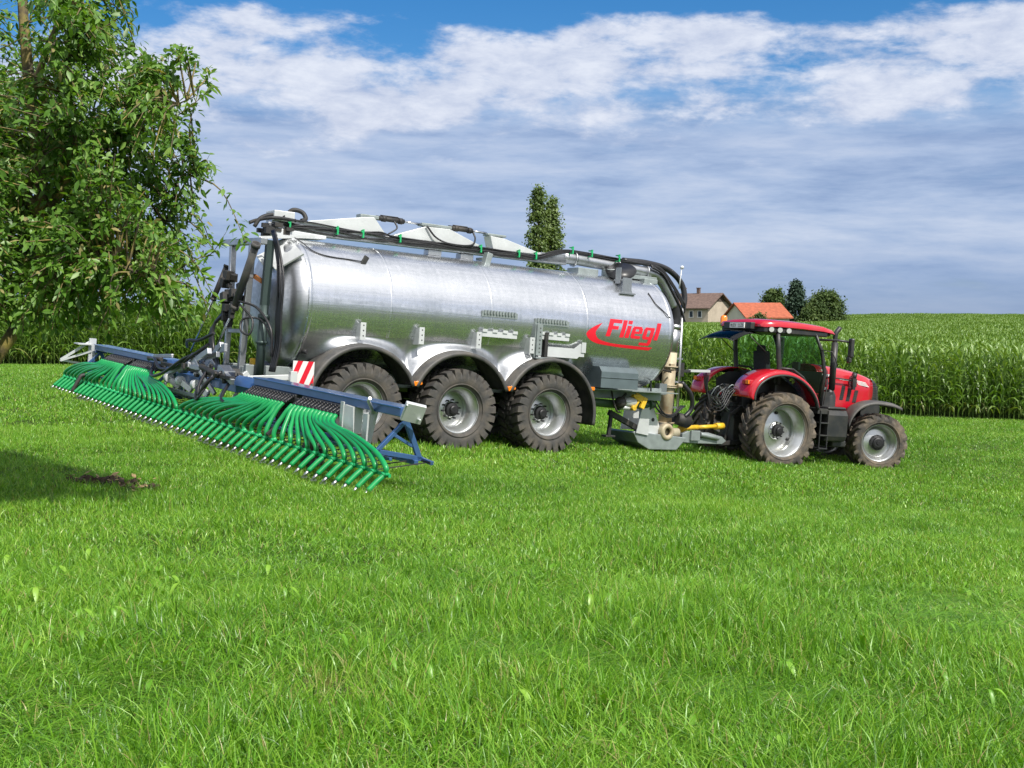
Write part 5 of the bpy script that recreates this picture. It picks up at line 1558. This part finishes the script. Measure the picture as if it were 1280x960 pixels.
# ---------------------------------------------------------------- tractor
def build_tractor():
    K = empty('tractor', (5.48, 27.6, 1.6 - 3.43), (0, .075, R(26)))
    tag(K, 'red farm tractor with black exhaust stack and raised rear window, pulling the silver slurry tanker', 'tractor')
    mats = (M_rubt, M_rim, M_hub)
    DR, DF = 1.74, 1.37
    wheel(K, (0, -.94, DR / 2), 0, DR, .62, .565, .30, 'tractor_rear', mats, 21, .055, .075, .34)
    wheel(K, (0, .94, DR / 2), math.pi, DR, .62, .565, .30, 'tractor_rear', mats, 21, .055, .075, .34)
    st = R(-19)
    wheel(K, (2.92, -.90, DF / 2), st, DF, .60, .42, .16, 'tractor_front', mats, 19, .045, .065, .34)
    wheel(K, (2.92, .90, DF / 2), st + math.pi, DF, .60, .42, .16, 'tractor_front', mats, 19, .045, .065, .34)
    # running gear
    m = MB()
    m.bb((-.45, -.30, .62), (1.2, .30, 1.35)); m.bb((1.2, -.22, .70), (3.15, .22, 1.30)); m.bar((0, -.75, .87), (0, .75, .87), .30, .30)
    m.bar((2.8, -.70, .64), (2.8, .70, .64), .16, .18); m.bb((3.1, -.3, .6), (3.45, .3, 1.1)); m.bb((-.7, -.25, .5), (-.4, .25, 1.3)); m.bar((-.5, -.35, .55), (-1.15, -.42, .50), .06, .10); m.bar((-.5, .35, .55), (-1.15, .42, .50), .06, .10)
    m.bar((-.6, -.38, 1.35), (-.95, -.42, 1.15), .06, .08); m.bar((-.6, .38, 1.35), (-.95, .42, 1.15), .06, .08); m.cyl((-.95, -.42, 1.15), (-1.05, -.42, .55), .03, n=8); m.cyl((-.95, .42, 1.15), (-1.05, .42, .55), .03, n=8)
    m.bb((-1.05, -.12, .42), (-.5, .12, .52)); m.cyl((-.72, 0, .62), (-.95, 0, .62), .06, n=12)
    m.build('chassis', M_dark, K, bevel=.015)
    m = MB(); rr = random.Random(5)
    for k in range(24): m.box((-.72 + rr.uniform(-.12, .12), rr.uniform(-.35, .35), rr.uniform(1.1, 1.85)), (rr.uniform(.04, .14), rr.uniform(.05, .14), rr.uniform(.04, .12)))
    m.build('rear_couplings', M_dark, K, bevel=.008)
    for k in range(6):
        m = MB(); y = -.42 + .12 * k; m.tube(spline([(-.78, y, 1.7 - .05 * k), (-1.0, y - .05, 1.82 - .05 * (k % 3)), (-1.12, y + .05, 1.55), (-.98, y + .1, 1.3 + .04 * k), (-.75, y + .08, 1.2)], 6), .013 + .003 * (k % 2), 6)
        m.build('coupling_hose', M_hose if k % 2 else M_zinc, K)
    m = MB(); m.cyl((-.83, -.5, 1.72), (-.86, -.5, 1.72), .05, n=12); m.cyl((-.83, .1, 1.62), (-.87, .1, 1.62), .05, n=12); m.build('coupling_cap', M_logo, K)
    # bonnet: loft of rounded sections
    secs = [(1.42, .43, 1.38, 2.34, 2.42), (1.80, .44, 1.36, 2.33, 2.41), (2.3, .44, 1.36, 2.28, 2.37), (2.75, .43, 1.38, 2.22, 2.30), (3.02, .41, 1.50, 2.16, 2.24), (3.20, .38, 1.66, 2.10, 2.19)]
    P = []
    for (x, w, zb, zt, zc) in secs:
        row = []
        half = [(w * .98, zb), (w, zb + .12), (w * 1.0, (zb + zt) / 2), (w * .99, zt - .14), (w * .93, zt - .04), (w * .78, zt + (zc - zt) * .35), (w * .45, zc - .015), (0, zc)]
        for y, z in half: row.append((x, -y, z))
        for y, z in half[::-1][1:]: row.append((x, y, z))
        P.append(row)
    m = MB(); m.grid(P); m.build('bonnet', M_red, K, solid=.02)
    m = MB(); P2 = []
    for (x, w, zb, zt) in ((3.19, .375, 1.64, 2.17), (3.30, .36, 1.62, 2.14), (3.42, .32, 1.60, 2.02), (3.50, .27, 1.58, 1.80), (3.51, .25, 1.56, 1.60)):
        P2.append([(x, -w, zb), (x, -w, (zb + zt) / 2), (x, -w * .95, zt - .05), (x, -w * .7, zt), (x, 0, zt + .015), (x, w * .7, zt), (x, w * .95, zt - .05), (x, w, (zb + zt) / 2), (x, w, zb)])
    m.grid(P2); m.add([(3.51, -.25, 1.56), (3.51, .25, 1.56), (3.51, .25, 1.3), (3.51, -.25, 1.3)], [(0, 1, 2, 3)])
    m.bb((2.9, -.36, 1.1), (3.48, .36, 1.62))
    for k in range(8):
        z = 1.66 + k * .055; m.bb((3.21, -.372, z), (3.38, -.362, z + .02))
    m.build('grille', [M_blackp, M_zinc], K)
    for k, (x0_, z0_) in enumerate(((2.13, 1.62), (2.33, 1.60), (2.53, 1.58))):
        m = MB(); hgt_ = .34 - .03 * k; m.prism([(x0_, z0_), (x0_ + .11, z0_), (x0_ + .17, z0_ + hgt_), (x0_ + .06, z0_ + hgt_)], -.452, -.440, 'xz')
        for q in range(7): m.bb((x0_ + .02 + .008 * q, -.458, z0_ + .02 + q * .043), (x0_ + .12 + .007 * q, -.453, z0_ + .035 + q * .043))
        m.build('side_vent', M_blackp, K)
    m = MB()
    for k in range(4): m.prism([(2.60 + k * .03, 2.10 - k * .03), (2.92 + k * .035, 2.055 - k * .03), (2.92 + k * .035, 2.07 - k * .03), (2.60 + k * .03, 2.115 - k * .03)], -.441, -.434, 'xz')
    m.prism([(1.5, 2.16), (1.85, 2.16), (1.85, 2.21), (1.5, 2.21)], -.452, -.445, 'xz'); m.prism([(1.58, 1.84), (1.74, 1.84), (1.74, 1.90), (1.58, 1.90)], -.452, -.445, 'xz'); m.prism([(2.1, 2.10), (2.5, 2.08), (2.5, 2.10), (2.1, 2.12)], -.452, -.446, 'xz')
    m.build('bonnet_decal', M_white, K)
    # cab
    m = MB()
    for s in (-1, 1):
        m.tube([(1.02, s * .76, 3.12), (1.24, s * .78, 2.7), (1.36, s * .78, 2.2), (1.32, s * .74, 1.5)], [.04, .042, .045, .05], 8)       # front post
        m.tube([(-.06, s * .78, 3.12), (-.03, s * .80, 2.7), (.03, s * .80, 2.25), (.05, s * .76, 1.9)], [.05, .055, .055, .06], 8)         # rear post
        m.tube([(.08, s * .79, 2.27), (.42, s * .80, 2.26), (.72, s * .80, 2.10), (.95, s * .79, 1.85), (1.2, s * .77, 1.45)], .028, 6)
        m.bar((-.1, s * .76, 3.10), (1.1, s * .76, 3.10), .07, .08)
    m.bar((-.08, -.76, 3.10), (-.08, .76, 3.10), .07, .07); m.bar((1.05, -.76, 3.10), (1.05, .76, 3.10), .07, .07); m.bar((-.02, -.76, 2.05), (-.02, .76, 2.05), .08, .25); m.bar((1.33, -.7, 2.0), (1.33, .7, 2.0), .06, .5)
    m.bb((-.05, -.72, 1.25), (1.34, .72, 1.42)); m.bb((.0, -.74, 1.4), (.06, .74, 1.95))
    m.build('cab_frame', M_blackp, K)
    for s in (-1, 1):
        g = MB(); y = s * .80
        pts = [(.03, 3.06), (1.02, 3.06), (1.20, 2.75), (1.31, 2.3), (1.27, 1.55), (1.15, 1.55), (.93, 1.90), (.72, 2.12), (.42, 2.28), (.07, 2.29)]
        g.add([(a, y + (0.0), b) for a, b in pts], [tuple(range(len(pts)))]); g.build('side_window', M_glass, K)
    g = MB(); g.add([(1.06, -.72, 3.06), (1.06, .72, 3.06), (1.36, .70, 2.27), (1.36, -.70, 2.27)], [(0, 1, 2, 3)]); g.build('windscreen', M_glass, K)
    g = MB(); Pg = []
    for k in range(7):
        t = k / 6; x = -.36 - .80 * t; z = 3.03 + .06 * math.sin(t * math.pi) - .17 * t * t
        Pg.append([(x, -.66, z - .06), (x, -.4, z), (x, 0, z + .02), (x, .4, z), (x, .66, z - .06)])
    g.grid(Pg); g.build('rear_window', M_dglass, K, solid=.012)
    m = MB(); m.tube([(-1.17, -.66, 2.80), (-1.18, -.4, 2.86), (-1.18, .4, 2.86), (-1.17, .66, 2.80)], .012, 6); m.tube([(-.2, -.6, 2.6), (-.7, -.6, 2.95)], .012, 6); m.tube([(-.2, .6, 2.6), (-.7, .6, 2.95)], .012, 6); m.build('window_stay', M_blackp, K)
    # roof
    def roof_section(x, w, zb, zt, zc): return [(x, -w, zb), (x, -w * 1.0, zt - .03), (x, -w * .95, zt), (x, -w * .5, zc), (x, 0, zc + .01), (x, w * .5, zc), (x, w * .95, zt), (x, w, zt - .03), (x, w, zb)]
    m = MB(); P = [roof_section(*q) for q in ((-.52, .74, 3.17, 3.22, 3.25), (-.46, .82, 3.16, 3.28, 3.32), (-.1, .84, 3.19, 3.31, 3.36), (.6, .84, 3.19, 3.31, 3.36), (1.2, .83, 3.17, 3.28, 3.33), (1.5, .80, 3.14, 3.22, 3.27), (1.62, .74, 3.13, 3.16, 3.19))]
    m.grid(P); m.add(P[0], [tuple(range(9))]); m.add(P[-1], [tuple(range(9))])
    m.build('roof', M_red, K)
    m = MB(); m.bb((-.46, -.80, 3.05), (1.35, .80, 3.165)); m.bb((-.62, -.52, 3.10), (-.45, .52, 3.26)); m.bb((1.3, -.72, 3.08), (1.5, .72, 3.14)); m.build('roof_lining', M_blackp, K, bevel=.02)
    for x in (-.27, -.03, .22):
        m = MB(); c = Vector((x - .02, -.83, 3.12)); d = Vector((-.45, -.9, -.1)).normalized(); m.cyl(c - d * .05, c + d * .03, .055, .065, 16); m.cyl(c + d * .03, c + d * .034, .056, n=16, mi=1); m.build('work_lamp', [M_blackp, M_lamp], K)
    # number plate on the roof edge with its characters
    m = MB(); m.bb((-.648, -.30, 3.125), (-.625, .24, 3.245)); m.build('number_plate', M_white, K)
    GL = {'M': '1000111011101011000110001', 'U': '1000110001100011000101110', 'D': '1111010001100011000111110', 'X': '1000101010001000101010001', '1': '0010001100001000010001110', '2': '1111000001011101000011111', '5': '1111110000111100000111110'}
    m = MB(); txt = 'MUDX 1125'; cw = .054
    for i, ch in enumerate(txt):
        if ch == ' ': continue
        for rr_ in range(5):
            for cc in range(5):
                if GL[ch][rr_ * 5 + cc] == '1':
                    y = .205 - i * cw - cc * .0088; z = 3.222 - rr_ * .0155; m.bb((-.6505, y - .0088, z - .0155), (-.649, y, z))
    m.build('plate_characters', M_blackp, K)
    # beacon
    m = MB(); m.tube([(-.28, .92, 3.0), (-.26, 1.02, 3.12), (-.26, 1.02, 3.2)], .02, 6); m.bar((-.15, .76, 3.0), (-.28, .95, 3.0), .03, .03); m.cyl((-.26, 1.02, 3.19), (-.26, 1.02, 3.24), .07, n=16); m.build('beacon_base', M_blackp, K)
    m = MB(); m.lathe([(0, .085), (.15, .08), (.19, .055), (.205, .001)], (-.26, 1.02, 3.24), 'z', 18); m.build('beacon', M_amber, K)
    # interior
    m = MB(); m.bb((.18, -.26, 1.85), (.72, .26, 2.02)); m.box((.16, 0, 2.32), (.14, .50, .66), Matrix.Rotation(-.12, 3, 'Y')); m.box((.11, 0, 2.70), (.10, .28, .16)); m.bb((.2, -.18, 1.45), (.6, .18, 1.86)); m.bb((.2, -.42, 2.02), (.68, -.30, 2.18)); m.build('seat', M_seat, K, bevel=.05)
    m = MB(); m.tube([(1.25, 0, 1.5), (1.12, 0, 2.0), (.98, 0, 2.22)], .035, 8)
    ring = [(.95 + .18 * math.cos(a) * .55, .19 * math.sin(a), 2.25 + .18 * math.cos(a) * .8) for a in np.linspace(0, 2 * math.pi, 25)]; m.tube(ring, .014, 6); m.bar((.95, -.18, 2.25), (.95, .18, 2.25), .03, .02); m.box((1.2, -.1, 1.8), (.3, .5, .5)); m.build('steering_wheel', M_blackp, K)
    m = MB(); m.box((.75, -.5, 2.35), (.06, .22, .18)); m.cyl((.7, -.5, 1.9), (.75, -.5, 2.28), .02, n=6); m.build('control_screen', M_blackp, K)
    # rear fenders
    prof = [(-.99, 1.58), (-.98, 1.72), (-.90, 1.90), (-.74, 2.05), (-.48, 2.17), (-.15, 2.22), (.2, 2.18), (.5, 2.05), (.74, 1.87), (.90, 1.66), (.98, 1.45)]
    for s in (-1, 1):
        sp_ = spline([(a, 0, b) for a, b in prof], 3)
        P = []
        for q in sp_:
            q = Vector(q); c = Vector((0, 0, .87)); d = (q - c).normalized()
            row = []
            for (y, off) in ((.52, -.0), (.8, .01), (1.05, .0), (1.16, -.03), (1.205, -.09)): p = q + d * off; row.append((p.x, s * y, p.z))
            P.append(row)
        m = MB(); m.grid(P)
        # inner rear face closing the fender
        f = m.build('fender', M_red, K, solid=.022)
        P = []
        for q in sp_:
            q = Vector(q); c = Vector((0, 0, .87)); d = (q - c).normalized(); P.append([tuple((q + d * o) + Vector((0, s * y, 0))) for (y, o) in ((1.19, -.085), (1.235, -.095), (1.235, -.125), (1.15, -.13))])
        m = MB(); m.grid(P); m.build('fender_edge', M_blackp, f, solid=.01)
        m = MB(); m.bb((-.95, s * .80, 1.92 - .06), (-.84, s * 1.06, 1.92 + .05)); m.build('lamp_housing', M_red, f, bevel=.02)
        m = MB(); m.bb((-.985, s * .82, 1.87), (-.952, s * .93, 1.96)); m.build('tail_light', M_redlens, f, bevel=.01)
        m = MB(); m.bb((-.985, s * .935, 1.87), (-.952, s * 1.05, 1.96)); m.build('indicator', M_amber, f, bevel=.01)
        m = MB(); m.bb((-1.005, s * .62, 1.62), (-.995, s * .74, 1.66)); m.build('reflector', M_redlens, f)
        # dark inner wing between fender and cab
        m = MB(); m.prism([(-.7, 1.35), (-.72, 1.95), (-.4, 2.12), (.2, 2.14), (.7, 1.85), (.95, 1.4)], s * .50, s * .52, 'xz'); m.build('inner_wing', M_blackp, f)
    # exhaust
    m = MB(); m.tube(spline([(1.70, -.66, 1.80), (1.70, -.66, 2.5), (1.70, -.66, 3.05), (1.72, -.66, 3.18), (1.82, -.66, 3.30)], 5), .055, 14); m.cyl((1.70, -.66, 1.85), (1.70, -.66, 2.95), .075, n=18); m.lathe([(1.35, .15), (1.7, .15), (1.80, .11), (1.86, .085)], (1.68, -.62, 0), 'z', 20); m.bar((1.45, -.6, 1.6), (1.7, -.66, 1.6), .2, .4)
    m.build('exhaust', M_blackp, K)
    # mirrors
    for s in (-1, 1):
        m = MB(); m.tube([(1.12, s * .8, 2.98), (1.45, s * 1.05, 2.99), (1.62, s * 1.22, 2.97)], .026, 8); m.tube([(1.18, s * .8, 2.75), (1.4, s * .95, 2.72), (1.5, s * 1.05, 2.4)], .012, 6); m.build('mirror_arm', M_blackp, K)
        m = MB(); m.box((1.66, s * 1.26, 2.83), (.09, .20, .44), Matrix.Rotation(s * .35, 3, 'Z')); m.box((1.64, s * 1.24, 2.56), (.08, .18, .14), Matrix.Rotation(s * .35, 3, 'Z')); m.build('mirror', M_blackp, K, bevel=.03)
    # bonnet work lamp on its rail
    m = MB(); m.tube([(1.4, -.55, 2.12), (1.9, -.56, 2.13), (2.4, -.55, 2.10)], .018, 6); m.cyl((2.42, -.52, 2.22), (2.50, -.56, 2.20), .085, .07, 14); m.bb((2.38, -.60, 1.95), (2.50, -.52, 2.15)); m.box((2.42, -.58, 1.93), (.08, .06, .10)); m.build('side_lamp', M_blackp, K)
    # tank and steps
    m = MB(); sec = [(-1.10, .68), (-1.16, .80), (-1.17, 1.28), (-1.10, 1.40), (-.50, 1.42), (-.45, .68)]
    m.prism(sec, 1.20, 1.82, 'yz'); m.bb((1.25, -1.12, 1.41), (1.78, -.5, 1.47)); m.bb((1.55, -1.0, .55), (1.95, -.4, .70)); m.build('fuel_tank', M_blackp, K, bevel=.035)
    m = MB()
    for z in (.50, .80, 1.08): m.bb((.98, -1.22, z), (1.22, -.72, z + .03)); 
    for x in (.98, 1.20): m.bb((x - .012, -1.21, .5), (x + .012, -1.17, 1.38))
    m.tube([(1.30, -.88, 1.5), (1.34, -.92, 1.9), (1.36, -.90, 2.1)], .016, 6); m.bb((.9, -1.18, 1.30), (1.2, -.7, 1.42)); m.build('steps', M_blackp, K, bevel=.006)
    # front mudguards
    for s in (-1, 1):
        P = []
        pr = [(1.98, 1.05), (2.06, 1.28), (2.2, 1.47), (2.4, 1.59), (2.65, 1.64), (2.9, 1.63), (3.12, 1.60), (3.3, 1.54)]
        rotz = Matrix.Rotation(st * .8, 3, 'Z'); c = Vector((2.90, s * .9, 0))
        for q in spline([(a, 0, b) for a, b in pr], 3):
            P.append([tuple(c + rotz @ Vector((q.x - 2.8, dy, q.z + dz))) for dy, dz in ((-.28, -.07), (-.25, -.01), (-.1, .02), (.1, .02), (.25, -.01), (.28, -.07))])
        m = MB(); m.grid(P); m.build('front_mudguard', M_guard, K, solid=.02)
    return K


build_tractor()

# ---------------------------------------------------------------- worn patch with dug up turf
def turf():
    r = np.random.default_rng(4); m = MB()
    for k in range(46):
        x = -4.55 + r.normal(0, .26); y = 13.3 + r.normal(0, .10); s = r.uniform(.02, .07)
        m.box((x, y, h1(x, y) + s * .35), (s * 1.6, s, s * .7), Euler((r.normal(0, .5), r.normal(0, .5), r.uniform(0, 3))).to_matrix())
    for k in range(40):
        x = -4.5 + r.normal(0, .42); y = 13.28 + r.normal(0, .16); z = h1(x, y) + r.uniform(.03, .10); L_ = r.uniform(.05, .14); a = r.uniform(0, 6.28)
        d = Vector((math.cos(a), math.sin(a), r.normal(0, .3))) * L_; sd = Vector((-math.sin(a), math.cos(a), .4)) * L_ * .2; p = Vector((x, y, z))
        m.add([p, p + d * .5 - sd, p + d, p + d * .5 + sd], [(0, 1, 2, 3)], mi=1)
    o = m.build('turned_soil', [mat('soil', (.055, .036, .022), .95, 0, .3, 20, .5, 60), mat('dead_leaf', (.30, .21, .10), .8, 0, .35, 15)])
    tag(o, 'small heap of dark turned soil and dead leaves in the grass before the hoses', 'soil heap')


turf()
